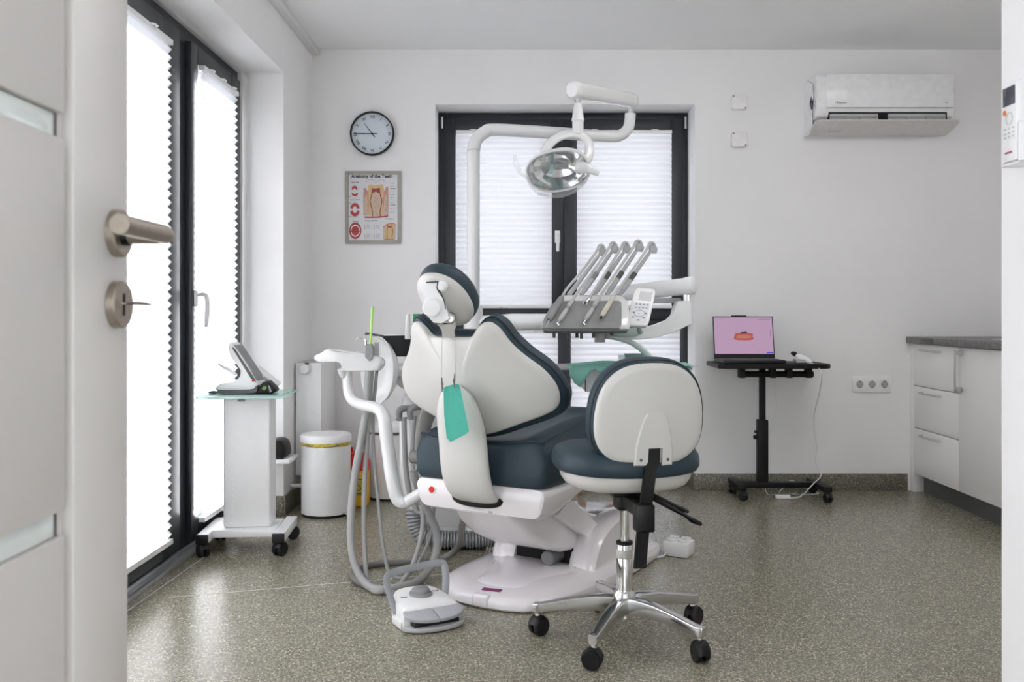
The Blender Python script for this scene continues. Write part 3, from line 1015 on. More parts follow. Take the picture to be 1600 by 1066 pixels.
# intraoral scanner on its stand
sn = thing('intraoral_scanner', 'white handheld intraoral scanner with black tip lying on the black table', 'scanner', at(1255, 570, 5.14))
a, b = at(1240, 553, 5.16), at(1268, 567, 5.08)
MB().tube([at(1243, 555, 5.16), at(1250, 558.5, 5.14), at(1260, 563, 5.11), at(1268, 567, 5.09)], [.010, .019, .018, .010], 16, 4).build('grip', white_m, sn)
MB().tube([at(1237, 552, 5.18), at(1241, 553, 5.165), at(1244.5, 555.5, 5.155)], [.008, .013, .012], 14, 3).build('tip', black_m, sn)
c = at(1253, 575, 5.13)
MB().prism([Vector((c.x + p.x, 5.13 + p.y, TZ + .001)) for p in rrect(.085, .07, .012)], (0, 0, .022), .1).build('cradle', grey_m, sn)
MB().tube([at(1267, 567, 5.09), at(1275, 571, 5.05), at(1282, 580, 5.00), at(1284, 592, 5.02), at(1280, 615, 5.20), at(1272, 650, 5.36), at(1273, 680, 5.38), at(1277, 700, 5.39), at(1274, 722, 5.39), at(1283, 742, 5.37), at(1270, 757, 5.20) * 1.0, Vector((1.60, 5.23, .006)), Vector((1.50, 5.20, .006))], .0032, 8, 6).build('cable', white_m, sn)

# charger cable and white adapter on the floor under the table
cb = thing('charger_cable', 'thin white charger cable hanging from the laptop table to the floor', 'cable', (1.50, 5.36, 0))
pts = [Vector((1.485, 5.30, TZ - .03)), Vector((1.487, 5.34, .62)), at(1214, 640, 5.39), at(1201, 690, 5.41), at(1205, 712, 5.41), at(1202, 730, 5.40), at(1196, 745, 5.37), Vector((1.44, 5.33, .006)), Vector((1.50, 5.31, .005)), Vector((1.58, 5.32, .005)), Vector((1.62, 5.36, .005))]
MB().tube(pts, .0018, 6, 6).build('cord', white_m, cb)
lo_ = [Vector((1.52, 5.36, .006)), Vector((1.545, 5.37, .03)), at(1236, 751, 5.36), Vector((1.64, 5.37, .05)), Vector((1.70, 5.36, .02)), Vector((1.74, 5.33, .006)), Vector((1.66, 5.30, .005)), Vector((1.58, 5.31, .005))]
MB().tube(lo_, .0030, 8, 6).build('cord', white_m, cb)
MB().box((1.455, 5.185, .001), (1.535, 5.215, .022), .004).build('adapter', white_m, cb)

# ================================================================== kitchen cabinets on the right
FX = 2.317
yb, yd, ye = 5.43, 4.849, 4.10
dc = thing('drawer_cabinet', 'white base cabinet with three drawers against the back wall', 'cabinet', ((FX + WR) / 2, (yb + yd) / 2, 0))
MB().box((FX + .020, yd, .11), (WR - .03, yb - .02, .868)).build('body', cab_m, dc)
MB().box((FX, yb - .03, 0), (FX + .060, WB - .001, .868), .001).build('end_panel', cab_m, dc)
for i, (z0, z1) in enumerate(((.627, .866), (.382, .621), (.111, .376))):
    dw = MB().box((FX, yd + .002, z0), (FX + .019, yb - .034, z1), .0015).build('drawer', cab_m, dc)
    zh = z1 - .032
    h = MB()
    h.tube([(FX + .002, 5.285, zh), (FX - .024, 5.275, zh), (FX - .026, 5.255, zh), (FX - .026, 5.085, zh), (FX - .024, 5.065, zh), (FX + .002, 5.055, zh)], .0052, 10)
    h.build('handle', alu_m, dw, label='slim metal bar handle')
MB().box((FX + .060, yd, 0), (FX + .075, yb - .03, .105)).build('plinth', plinth_m, dc)
kc = thing('sink_cabinet', 'white base cabinet with one tall door and upright handle, right of the drawers', 'cabinet', ((FX + WR) / 2, (ye + yd) / 2, 0))
MB().box((FX + .020, ye, .11), (WR - .03, yd - .001, .868)).build('body', cab_m, kc)
dw = MB().box((FX, ye + .002, .111), (FX + .019, yd - .002, .866), .0015).build('door', cab_m, kc)
h = MB()
yh = yd - .022
for z in (.648, .838):
    h.box((FX - .028, yh - .022, z - .011), (FX + .001, yh + .004, z + .011), .002)
h.box((FX - .034, yh - .004, .632), (FX - .026, yh + .006, .852), .002)
h.build('handle', alu_m, dw, label='upright square metal handle')
MB().box((FX + .060, ye, 0), (FX + .075, yd - .001, .105)).build('plinth', plinth_m, kc)
wt = MB().box((FX - .025, ye, .870), (WR, WB - .001, .908), .003).single('worktop', stone_m, 'dark grey stone-look worktop over the white cabinets', 'worktop')
MB().box((FX - .0265, 5.09, .874), (FX - .0245, 5.26, .902), .0005).build('inset_strip', dark_m, wt)
sk = thing('sink', 'stainless steel sink set into the grey worktop', 'sink', (2.62, 4.5, .908))
m = MB()
for k, z in ((1, .9085), (1, .912), (.86, .912), (.82, .905)):
    pass
ring = rrect(.42, .52, .05)
m.out(ring, [(1, .9082), (1, .9125), (.90, .9135), (.86, .9105), (.84, .909)], lambda x, y, h: (2.64 + x, 4.52 + y, h))
m.build('rim', alu_m, sk)

# ================================================================== remote control on the entrance wall
rm = thing('remote_holder', 'white wall holder under the remote control at the right edge', 'holder', (.955, 1.75, 1.33))
MB().box((.958, 1.722, 1.345), (.970, 1.780, 1.475), .003).build('back_plate', white_m, rm)
MB().box((.934, 1.719, 1.327), (.970, 1.725, 1.405), .002).box((.934, 1.778, 1.327), (.970, 1.784, 1.405), .002).box((.934, 1.719, 1.327), (.970, 1.784, 1.332), .001).build('cup', white_m, rm)
rc = thing('remote_control', 'white air conditioner remote with dark display and orange button', 'remote', (.945, 1.752, 1.333))
MB().box((.932, 1.7265, 1.3335), (.950, 1.7765, 1.4855), .005).build('case', white_m, rc)
FXR = .9317


def rq(y0, z0, y1, z1, mat, name):
    MB().box((FXR - .0006, min(y0, y1), min(z0, z1)), (FXR + .0008, max(y0, y1), max(z0, z1)), .0002).build(name, mat, rc)


rq(1.7305, 1.440, 1.7725, 1.475, navy_m, 'display')
MB().lathe([(.0001, 0), (.0055, 0), (.005, .0012), (.0001, .0012)], (FXR, 1.766, 1.428), (-1, 0, 0), 16).build('power_button', orange_m, rc)
MB().tube([(FXR, 1.750 + .0115 * math.cos(t), 1.415 + .0115 * math.sin(t)) for t in [i * math.pi / 12 for i in range(24)]], .0006, 6, loop=True).build('ring', grey_m, rc)
for k in range(3):
    for j in range(3):
        y, z = 1.736 + j * .014, 1.396 - k * .008
        rq(y - .003, z - .0015, y + .003, z + .0015, grey_m, 'key')
MB().box((FXR - .0006, 1.740, 1.3490), (FXR + .0008, 1.765, 1.3525), .0002).build('logo_bar', M('dull_red_print', (.35, .06, .09), .5), rc)
# ================================================================== left side of the room
# radiator on the left wall
ra = thing('radiator', 'white panel radiator with thermostat knob in the left corner', 'radiator', (-1.13, 5.2, .16))
MB().box((-1.200, 5.00, .165), (-1.060, 5.40, .775), .006).build('panel', white_m, ra)
m = MB()
for k in range(12):
    y = 5.03 + k * .029
    m.box((-1.19, y, .774), (-1.07, y + .008, .7785))
m.build('grille', grey_m, ra)
kb = at(476, 577, 4.97)
MB().lathe([(.015, 0), (.026, .008), (.027, .034), (.022, .048), (.010, .050), (.010, .046), (.0001, .046)], (kb.x, 5.0, kb.z), (0, -1, 0), 24).build('thermostat', white_m, ra)
MB().box((kb.x - .002, 4.975, kb.z + .022), (kb.x + .016, 5.0, kb.z + .034), .003).build('valve', dark_m, ra)
MB().tube([(-1.15, 5.05, .17), (-1.15, 5.03, .135), (-1.15, 4.98, .125), (-1.15, 4.935, .125), (-1.206, 4.93, .125)], .011, 10, 3).build('pipe', white_m, ra)
MB().cyl((-1.15, 4.95, .125), (-1.105, 4.95, .125), .014, 12, bev=.003).build('lockshield', white_m, ra)

# ledge on the window pier with two black things
sh = MB().box((-1.43, 4.585, .296), (-1.130, 4.779, .318), .003).single('wall_ledge', white_m, 'narrow white ledge on the wall pier behind the trolley', 'ledge')
pc = thing('black_case', 'rounded black case on the white ledge beside the radiator', 'case', (-1.20, 4.67, .318))
o = [Vector((p[0], 4.60, p[1])) for p in ((-1.285, .320), (-1.290, .345), (-1.272, .385), (-1.235, .408), (-1.195, .412), (-1.168, .398), (-1.158, .365), (-1.155, .338), (-1.165, .322), (-1.22, .319))]
MB().prism(cr(o, 4), (0, .15, 0), .10).build('shell', black_m, pc, ang=50)
MB().box((-1.27, 4.592, .3185), (-1.16, 4.60, .330), .002).build('lip', black_m, pc)
MB().tube([(-1.43 + .012, 4.60, .322), (-1.405, 4.60, .326), (-1.385, 4.61, .324)], [.003, .007, .004], 10, 3).single('black_clip', black_m, 'tiny black clip at the window end of the white ledge', 'clip')


def bin_(loc, r, h, label, bag, pedal_ang):
    t = thing('pedal_bin', label, 'bin', (loc[0], loc[1], 0), group='white pedal bins by the radiator')
    MB().lathe([(r - .004, .002), (r - .004, .012), (r, .014), (r, h - .062), (r - .003, h - .060)], (loc[0], loc[1], 0), (0, 0, 1), 48).build('body', white_m, t)
    MB().lathe([(r - .006, 0), (r - .002, 0), (r - .002, .013), (r - .006, .013)], (loc[0], loc[1], 0), (0, 0, 1), 48).build('base_ring', black_m, t)
    MB().lathe([(r - .002, h - .045), (r + .005, h - .043), (r + .005, h - .014), (r - .002, h - .005), (r * .6, h), (.0001, h + .002)], (loc[0], loc[1], 0), (0, 0, 1), 48).build('lid', white_m, t)
    if bag:
        rings = []
        random.seed(5)
        n = 60
        ph = [random.uniform(0, 6.28) for _ in range(4)]
        def wob(a, k):
            return .0035 * math.sin(5 * a + ph[0] + k) + .0025 * math.sin(11 * a + ph[1]) + .003 * math.sin(17 * a + ph[2] + 2 * k)
        for k, (rr, z) in enumerate(((r + .001, h - .044), (r + .0035, h - .050), (r + .003, h - .055), (r + .001, h - .059))):
            rings.append([Vector((loc[0] + rr * math.cos(2 * math.pi * i / n), loc[1] + rr * math.sin(2 * math.pi * i / n), z + (wob(2 * math.pi * i / n, k) if k else 0))) for i in range(n)])
        MB().loft(rings, False, False).build('bag_edge', gold_m, t, label='yellow bag edge under the lid')
    else:
        MB().lathe([(r - .004, h - .060), (r - .002, h - .060), (r - .002, h - .046), (r - .004, h - .046)], (loc[0], loc[1], 0), (0, 0, 1), 48).build('rim_gap', dark_m, t)
    d = Vector((math.cos(pedal_ang), math.sin(pedal_ang), 0))
    e = Vector((-d.y, d.x, 0))
    c = Vector((loc[0], loc[1], 0)) + d * r
    MB().tube([c - d * .03 + Vector((0, 0, .018)), c + d * .018 + Vector((0, 0, .020)), c + d * .04 + Vector((0, 0, .012))], .02, 10, 3, flat=(1.0, .22, tuple(e))).build('pedal', chrome_m, t)
    hb = c - d * (2 * r) 
    MB().tube([hb + Vector((0, 0, h - .05)), hb - d * .012 + Vector((0, 0, h - .07)), hb - d * .012 + Vector((0, 0, h - .16)), hb + Vector((0, 0, h - .18))], .006, 8, 3).build('hinge', dark_m, t)
    return t


bin_((-.995, 4.812), .1265, .424, 'white pedal bin with yellow bag edge, in front of the radiator', True, -.55)
bin_((-.722, 5.25), .125, .425, 'white pedal bin with dark rim gap, behind the hanging hoses', False, -.62)

# yellow sharps container with red lid
sb_ = thing('sharps_container', 'yellow sharps container with red lid between the two bins', 'container', (-.87, 5.03, 0))
m = MB()
rings = []
for k, z in ((.92, .002), (1, .012), (1, .195), (.97, .205)):
    rings.append([Vector((-.872 + p.x * k, 5.03 + p.y * k, z)) for p in rrect(.130, .11, .02)])
m.loft(rings).build('body', yellow_m, sb_)
m = MB()
rings = []
for k, z in ((1.04, .195), (1.04, .235), (.9, .245), (.78, .285), (.60, .288)):
    rings.append([Vector((-.872 - (.012 if z > .26 else 0) + p.x * k, 5.03 + p.y * k, z)) for p in rrect(.130, .11, .02)])
m.loft(rings)
m.cyl((-.905, 5.03, .28), (-.905, 5.03, .315), .012, 12)
m.build('lid', red_m, sb_)
lbl = MB().box((-.925, 4.9735, .06), (-.82, 4.9755, .16)).build('label_panel', gold_m, sb_)
cb_ = Vector((-.872, 4.973, .112))
m = MB()
for k in range(3):
    a = math.radians(90 + 120 * k)
    q = cb_ + Vector((math.cos(a), 0, math.sin(a))) * .018
    m.tube([q + Vector((math.cos(math.radians(t)), 0, math.sin(math.radians(t)))) * .015 for t in range(0, 360, 30)], .0022, 6, loop=True)
m.build('hazard_mark', ink_m, sb_)
for z in (.150, .075, .067):
    MB().box((-.918, 4.9725, z - .002), (-.828, 4.9737, z + .002)).build('print_line', ink_m, sb_)

# ------------------------------------------------------------------ trolley
ta = math.radians(4)
tr = thing('equipment_trolley', 'white metal trolley on black castors with a pale green glass top', 'trolley', (-1.195, 4.12, 0), ta)


def L(x, y, z):
    return Vector((x, y, z))


for s_ in (-1, 1):
    rl = MB().box((s_ * .160 - .025, -.172, .062), (s_ * .160 + .025, .172, .100), .003).build('side_rail', white_m, tr, False)
    for e in (-1, 1):
        MB().box((s_ * .160 - .026, e * .172 - .004 + (.001 if e > 0 else -.002), .061), (s_ * .160 + .026, e * .172 + .005, .101), .002).build('end_cap', black_m, rl, False)
MB().box((-.135, -.110, .072), (.135, .110, .104), .003).build('deck', white_m, tr, False)
MB().box((-.098, -.065, .104), (.105, .075, .672), .010, 3).build('column', white_m, tr, False)
for z0 in range(18):
    z = .14 + .025 * z0
    MB().box((-.060, -.0665, z), (-.054, -.0645, z + .012), .0008).build('vent_slot', sock_m, tr, False)
MB().box((-.15, -.12, .672), (.15, .13, .680), .002).build('top_bracket', white_m, tr, False)
MB().box((-.185, -.18, .680), (.185, .185, .690), .003).build('glass_top', gtop_m, tr, False)
MB().box((-.02, -.135, .664), (.01, -.120, .672), .002).build('clip', mid_m, tr, False)
for x, y, a in ((-.160, -.150, .6), (.160, -.150, -.5), (.160, .150, -1.2), (-.160, .150, .2)):
    castor(tr, x, y, .064, .030, world=False, ang=a)
TT = .6905
teal_cloth = MB().prism([Vector((-1.355, 3.96, TT)), Vector((-1.015, 3.98, TT)), Vector((-1.035, 4.27, TT)), Vector((-1.37, 4.25, TT))], (0, 0, .0012)).single('teal_napkin', gtop_m, 'pale green paper sheet spread over the trolley top', 'paper')

# white curing / scaler device in side view
dv = thing('scaler_unit', 'white swan-necked dental device with slanted dark front on the trolley', 'dental device', (-1.23, 4.09, TT + .0012))
DY = 4.03
prof = [(337, 611), (338, 603), (346, 599), (358, 598), (368, 594), (376, 586), (378, 577), (373, 567), (364, 556), (357, 546), (355.5, 538), (360, 535), (367, 542), (384, 566), (399, 592), (403, 600), (402.5, 606), (392, 610.5)]
P = [at(x, y, DY) for x, y in prof]
rings = []
c = at(372, 597, DY)
for k, y in ((.80, -.002), (.93, .006), (1, .020), (1, .105), (.93, .119), (.80, .127)):
    rings.append([c + (p - c) * k + Vector((0, y, 0)) for p in cr(P, 3)])
MB().loft(rings).build('body', white_m, dv, ang=60)
ofs = Vector((.004, 0, .003))
q = [at(361, 540, DY), at(365.5, 540.5, DY), at(397, 588, DY), at(400, 597, DY), at(394, 592.5, DY)]
q = [p + ofs for p in q]
MB().prism([p + Vector((0, .012, 0)) for p in q], (0, .098, 0)).build('front_panel', mid_m, dv)
MB().prism([p + Vector((0, -.0028, 0)) for p in (at(362, 542, DY), at(367, 545, DY), at(396, 589, DY), at(400, 597, DY), at(392.5, 592, DY))], (0, .004, 0)).build('panel_edge', dark_m, dv)
MB().ball(at(395.5, 595, DY - .003), .006, 12, (1, .5, .7)).build('indicator', red_m, dv)
P = [at(x, y, DY) for x, y in ((337, 618.5), (338, 609.5), (350, 610.5), (385, 611), (398, 608), (403.5, 605), (403, 614), (398, 617.5), (365, 619.3))]
zz = min(p.z for p in P)
for p in P:
    p.z += TT + .0013 - zz
bsp = MB().prism([p + Vector((0, .002, 0)) for p in P], (0, .120, 0), .03).build('base', dark_m, dv)
MB().tube([at(326, 613, DY + .05), at(333, 613, DY + .05), at(339, 614, DY + .05)], [.004, .007, .007], 10, 2).build('plug', dark_m, dv)
MB().tube([at(341, 569, DY + .06), at(350, 574, DY + .06), at(360, 579, DY + .06), at(369, 586, DY + .06)], [.004, .007, .008, .006], 10, 4).build('handpiece_rest', white_m, dv)

# second small device behind it
ap = thing('apex_locator', 'small white device with grey screen leaning behind the swan-necked one', 'dental device', at(410, 610, 4.22))
ap.location.z = TT + .0012
INV[ap.name] = Matrix.Translation(-Vector(ap.location))
q = [at(390, 578, 4.20), at(399, 573, 4.20), at(433, 601, 4.20), at(426, 607, 4.20)]
MB().prism(q, (0, .085, 0), .03).build('case', white_m, ap)
q = [at(389.5, 577.5, 4.197), at(396, 575.5, 4.197), at(410.5, 587.5, 4.197), at(405, 590, 4.197)]
MB().prism(q, (0, .003, 0)).build('display', dark_m, ap)
q = [at(408, 591.5, 4.197), at(413, 588.5, 4.197), at(430, 601.5, 4.197), at(425, 603.5, 4.197)]
MB().prism(q, (0, .003, 0)).build('keypad', lcd_m, ap)
a = at(420, 604, 4.25)
MB().box((a.x - .03, 4.215, TT + .0014), (a.x + .03, 4.275, a.z + .006), .004).build('stand', white_m, ap)

# black lump with green screen
wd = thing('black_sensor_box', 'small black wedge-shaped device with green light on the trolley', 'dental device', at(415, 618, 4.03))
wd.location.z = TT + .0012
INV[wd.name] = Matrix.Translation(-Vector(wd.location))
P = [at(x, y, 4.03) for x, y in ((399, 617), (403, 610), (409, 602), (414, 599.5), (419, 600), (425, 606), (430, 611.5), (429, 616), (420, 619.5), (402, 619.5))]
zz = min(p.z for p in P)
for p in P:
    p.z += TT + .0014 - zz
MB().prism(cr(P, 3), (0, .075, 0), .10).build('case', black_m, wd, ang=50)
gs_m = M('green_glow', (0.05, 0.10, 0.01), 0.3, emit=(.10, .20, .02), estr=.5)
MB().prism([at(x, y, 4.0295) for x, y in ((409, 608), (412, 603.5), (417, 605), (414, 610))], (0, .004, 0)).build('indicator', gs_m, wd)
MB().prism([at(x, y, 4.0295) for x, y in ((419, 602), (421.5, 603.5), (424.5, 612), (421.5, 614))], (0, .004, 0)).build('highlight_rim', mid_m, wd)
# ================================================================== dental chair (local frame: x to its right, y towards its foot end)
CH = math.radians(31)
CO = Vector((-.08, 3.35, 0))
chair = thing('dental_chair', 'reclined dental chair with slate blue upholstery and white shell, seen from behind', 'dental chair', CO, -CH)


def cw(v, u, z):
    """Chair-local to world."""
    return CO + Vector((math.cos(CH) * v + math.sin(CH) * u, -math.sin(CH) * v + math.cos(CH) * u, z))


def K(mb, name, mat, parent=None, **k):
    return mb.build(name, mat, parent or chair, False, **k)


def sym(half):
    """Mirror a half outline (x >= 0, first and last on the axis) into a closed one."""
    return [Vector((*p, 0)) for p in half] + [Vector((-p[0], p[1], 0)) for p in half[-2:0:-1]]


# --- floor plate
half = [(0, -.10), (.12, -.086), (.205, -.035), (.25, .03), (.278, .13), (.292, .27), (.292, .50), (.285, .80), (.262, .93), (.20, .985), (0, 1.0)]
ol = cr(sym(half), 4)
m = MB()


def platez(x, y, h):
    # h in 0..1: from the rim up to the raised middle
    return (x, y, h)


m.out(ol, [(.985, .003), (1.0, .010), (1.0, .034), (.985, .044), (.94, .050), (.80, .059), (.62, .066), (.45, .070), (.02, .071)], lambda x, y, h: (x, y, h), (0, .42))
K(m, 'base_plate', base_m)
po_ = [Vector((*p_, 0)) for p_ in ((-.085, .0), (.085, .0), (.125, .12), (.165, .34), (-.165, .34), (-.125, .12))]
K(MB().out(cr(po_, 4), [(1.0, .050), (.95, .0585), (.86, .063), (.5, .067), (.02, .068)], lambda x, y, h: (x, y, h + .035 * max(0, y)), (0, .19)), 'raised_panel', base_m, ang=60)
m = MB().box((-.035, -.104, .004), (.035, -.070, .052), .012, 3)
K(m, 'plate_tab', base_m)
mag_m = M('magenta_label', (0.20, 0.01, 0.12), 0.4)
st = Matrix.Translation((.012, -.040, .0550)) @ Matrix.Rotation(math.radians(10), 4, 'Z') @ Matrix.Rotation(math.radians(6), 4, 'X')
K(MB().box((-.036, -.010, -.001), (.036, .010, .0015), mat=st), 'label_sticker', mag_m)
K(MB().box((.15, -.068, .030), (.20, -.064, .046), .001, mat=Matrix.Rotation(math.radians(14), 4, 'Z')), 'label_sticker', sock_m)
# --- tower: two side fairings
for s_ in (-1, 1):
    prof = [(.33, .040), (.33, .062), (.345, .10), (.385, .15), (.45, .19), (.55, .218), (.68, .228), (.78, .220), (.87, .15), (.93, .06), (.93, .040)]
    P = [Vector((s_ * .150, a, b)) for a, b in prof]
    rings = []
    c = Vector((s_ * .150, .62, .10))
    for k, x in ((.985, .125), (1, .135), (1, .19), (.985, .215), (.94, .232)):
        rings.append([Vector((s_ * x, c.y + (p.y - c.y) * k, .04 + (p.z - .04) * k)) for p in cr(P, 3, True)])
    m = MB().loft(rings)
    K(m, 'side_fairing', base_m, ang=30)
m = MB().box((-.14, .60, .04), (.14, .90, .20), .02)
K(m, 'tower_cover', base_m)
K(MB().box((-.13, .36, .05), (.13, .62, .13), .005), 'lift_bay', shade_m)
K(MB().cyl((.065, .272, .103), (.065, .36, .103), .029, 24, bev=.004), 'motor', M('motor_grey', (.20, .20, .205), .35, metal=.5))
# --- lift arm: slab from the tower up under the seat, with a curved belly
m = MB()
rings = []
for u, z0, z1, w in ((.66, .12, .20, .115), (.55, .115, .235, .12), (.42, .108, .295, .128), (.28, .132, .345, .135), (.15, .175, .375, .14), (.05, .225, .388, .145), (-.03, .285, .395, .145), (-.09, .335, .395, .12)):
    rings.append([Vector((p.x, u, (z0 + z1) / 2 + p.y)) for p in rrect(2 * w, z1 - z0, min(.03, (z1 - z0) * .35))])
m.loft(rings)
K(m, 'lift_arm', base_m)
m = MB()
for s_ in (-1, 1):
    P = [Vector((s_ * .140, a, b)) for a, b in ((.16, .300), (.27, .341), (.52, .190), (.47, .140))]
    m.prism(P, (s_ * .028, 0, 0))
K(m, 'lift_link', base_m)
# --- seat body under the cushion
m = MB()
rings = []
for u, w, z0, z1 in ((-.118, .258, .365, .432), (-.112, .268, .345, .445), (-.085, .277, .336, .450), (.0, .280, .342, .452), (.14, .278, .375, .456), (.30, .27, .40, .458), (.60, .25, .41, .460), (.68, .24, .43, .458)):
    hh = z1 - z0
    ring = []
    for p in rrect(2 * w, hh, min(.028, hh * .4)):
        k = 1 - .14 * max(0, (-p.y + hh * .1) / hh)
        ring.append(Vector((p.x * k, u, (z0 + z1) / 2 + p.y)))
    rings.append(ring)
m.loft(rings)
K(m, 'seat_body', base_m, ang=35)
m = MB().cyl((-.195, -.112, .407), (-.195, -.121, .407), .017, 24, bev=.002)
bt = K(m, 'button_ring', sock_m)
K(MB().cyl((-.195, -.119, .407), (-.195, -.126, .407), .0115, 20, bev=.002), 'stop_button', red_m, bt)
K(MB().tube([(-.10, -.113, .398), (-.085, -.120, .384), (-.04, -.124, .376), (.04, -.124, .376), (.085, -.120, .384), (.10, -.113, .398)], .011, 10, 4), 'slot', shade_m)
m = MB()
for k in range(3):
    m.box((-.04, -.1165 + .004 * k, .3565 - .006 * k), (.03, -.1145 + .004 * k, .3585 - .006 * k))
m.box((.045, -.1155, .345), (.06, -.110, .355))
K(m, 'rating_plate', grey_m)
# --- seat cushion
m = MB()
rings = []


def cush(u, w, z0, zt, zs, r):
    """Section across the seat: zt height in the middle, zs at the side bolsters."""
    pts = []
    n = 10
    pts.append((-w + r * .3, z0))
    pts.append((-w, z0 + r * .3))
    pts.append((-w - .004, (z0 + zs) / 2))
    pts.append((-w, zs - r))
    pts.append((-w + r * .35, zs - r * .28))
    pts.append((-w + r, zs))
    for k in range(1, n):
        x = -w + r + (2 * w - 2 * r) * k / n
        q = abs(x) / (w - r)
        pts.append((x, zt + (zs - zt) * q ** 2.2))
    pts += [(w - r, zs), (w - r * .35, zs - r * .28), (w, zs - r), (w + .004, (z0 + zs) / 2), (w, z0 + r * .3), (w - r * .3, z0)]
    return [Vector((x, u, z)) for x, z in pts]


for u, w, z0, zt, zs, r in ((-.128, .235, .475, .53, .55, .05), (-.122, .258, .455, .572, .590, .06), (-.10, .272, .447, .596, .615, .06), (-.05, .280, .446, .600, .630, .065), (.05, .282, .446, .598, .646, .07),
                            (.16, .282, .448, .606, .658, .07), (.28, .28, .450, .628, .664, .06), (.40, .275, .452, .660, .662, .06), (.52, .265, .455, .665, .668, .06), (.62, .25, .458, .645, .645, .06), (.80, .235, .44, .60, .60, .06),
                            (1.10, .215, .40, .53, .53, .055), (1.30, .20, .375, .49, .49, .05), (1.36, .16, .38, .46, .46, .035)):
    rings.append(cush(u, w, z0, zt, zs, r))
# refine along the length
R2 = []
for k in range(len(rings[0])):
    R2.append(cr([r_[k] for r_ in rings], 4, False))
rings = [[col_[i] for col_ in R2] for i in range(len(R2[0]))]
m.loft(rings)
sc2 = K(m, 'seat_cushion', hide_m, ang=50)
m = MB()
pth = []
for x in [-.262, -.258, -.24, -.20, -.1, 0, .1, .20, .24, .258, .262]:
    pth.append((x, -.118 + (.02 if abs(x) > .255 else 0), .594 + .02 * (abs(x) / .26) ** 2 - .012 * (abs(x) > .25)))
m.tube(pth, .0028, 6, 3)
K(m, 'piping', seam_m, sc2)
K(MB().tube([(.255, -.10, .606), (.268, -.03, .625), (.272, .08, .638), (.268, .17, .655), (.26, .30, .662), (.25, .5, .664)], .0025, 6, 4), 'piping', seam_m, sc2)

# --- backrest
REC = math.radians(25)
SR, CR_ = math.sin(REC), math.cos(REC)


def wrap(v):
    return .30 * (math.sqrt(v * v + .05 ** 2) - .05)


def bk(v, t, h):
    """Backrest coordinates: v across, t up from the neck notch, h out of the back (towards the viewer)."""
    return (v, -.28 - t * SR + wrap(v) - h * CR_, .97 + t * CR_ - h * SR)


half = [(0, .0), (.066, .0), (.090, .010), (.110, .036), (.136, .056), (.162, .055), (.186, .030), (.208, -.018), (.246, -.068), (.296, -.118), (.326, -.172), (.331, -.225), (.312, -.266), (.262, -.298), (.18, -.332), (.10, -.365), (.05, -.380), (0, -.385)]
bo = cr(sym(half), 3)
cc_ = (0, -.175)
m = MB()
m.out(bo, [(.97, -.004), (.985, .006), (.975, .013), (.94, .018), (.80, .024), (.6, .029), (.4, .033), (.2, .035), (.01, .036)], bk, cc_)
K(m, 'backrest_shell', shell_m, ang=60)
bo2 = [Vector((p.x * (1.02 if p.y < -.2 else 1.0), p.y - .016 * min(1, max(0, (-p.y - .2) / .08)), 0)) for p in bo]
m = MB()
m.out(bo2, [(.3, -.004), (.97, -.003), (1.0, -.008), (1.012, -.018), (1.018, -.034), (1.008, -.050), (.98, -.062), (.93, -.068), (.75, -.062), (.5, -.055), (.01, -.052)], bk, cc_)
bc = K(m, 'backrest_cushion', hide_m, ang=60)
m = MB()
m.tube([bk(cc_[0] + (p.x - cc_[0]) * 1.016, cc_[1] + (p.y - cc_[1]) * 1.016, -.018) for p in bo2], .0032, 6, loop=True)
K(m, 'piping', seam_m, bc)
# --- curved bracket that carries the backrest
m = MB()
rings = []
ctr = [(-.108, .392, .090, .016), (-.130, .400, .093, .018), (-.158, .425, .096, .022), (-.182, .470, .098, .025), (-.198, .530, .098, .026), (-.206, .590, .097, .026), (-.218, .650, .095, .026), (-.232, .705, .088, .025), (-.243, .748, .074, .022), (-.251, .782, .050, .016), (-.255, .800, .018, .010)]
for u, z, w, d in ctr:
    ring = []
    for a in range(24):
        t = 2 * math.pi * a / 24
        c_, s2_ = math.cos(t), math.sin(t)
        ring.append((math.copysign(abs(c_) ** .7, c_) * w, math.copysign(abs(s2_) ** .8, s2_) * d))
    rings.append((u, z, ring))
out = []
for i, (u, z, ring) in enumerate(rings):
    a = rings[max(i - 1, 0)]
    b = rings[min(i + 1, len(rings) - 1)]
    t = Vector((0, b[0] - a[0], b[1] - a[1])).normalized()
    n = Vector((0, t.z, -t.y))
    out.append([Vector((x, u, z)) + n * y for x, y in ring])
out = [[cr([r_[k] for r_ in out], 4, False)[i] for k in range(24)] for i in range(4 * (len(out) - 1) + 1)]
m.loft(out)
K(m, 'backrest_bracket', shell_m, ang=60)
# --- headrest
HR = math.radians(45)
hs, hc_ = math.sin(HR), math.cos(HR)
HC = Vector((.0, -.312, 1.094))


def hk(v, t, h):
    return (HC.x + v, HC.y - t * hs - h * hc_ + .9 * v * v, HC.z + t * hc_ - h * hs)


ho = sup(.094, .116, 2.2, 56)
hr = K(MB().out(ho, [(.3, -.006), (.99, -.004), (1.02, -.010), (1.035, -.022), (1.03, -.036), (.99, -.050), (.93, -.058), (.7, -.056), (.01, -.05)], hk), 'headrest_cushion', hide_m, ang=60)
K(MB().out(ho, [(.99, -.006), (1.0, .004), (.985, .012), (.94, .019), (.82, .028), (.6, .037), (.3, .042), (.01, .043)], hk), 'headrest_shell', shell_m, hr, ang=60)
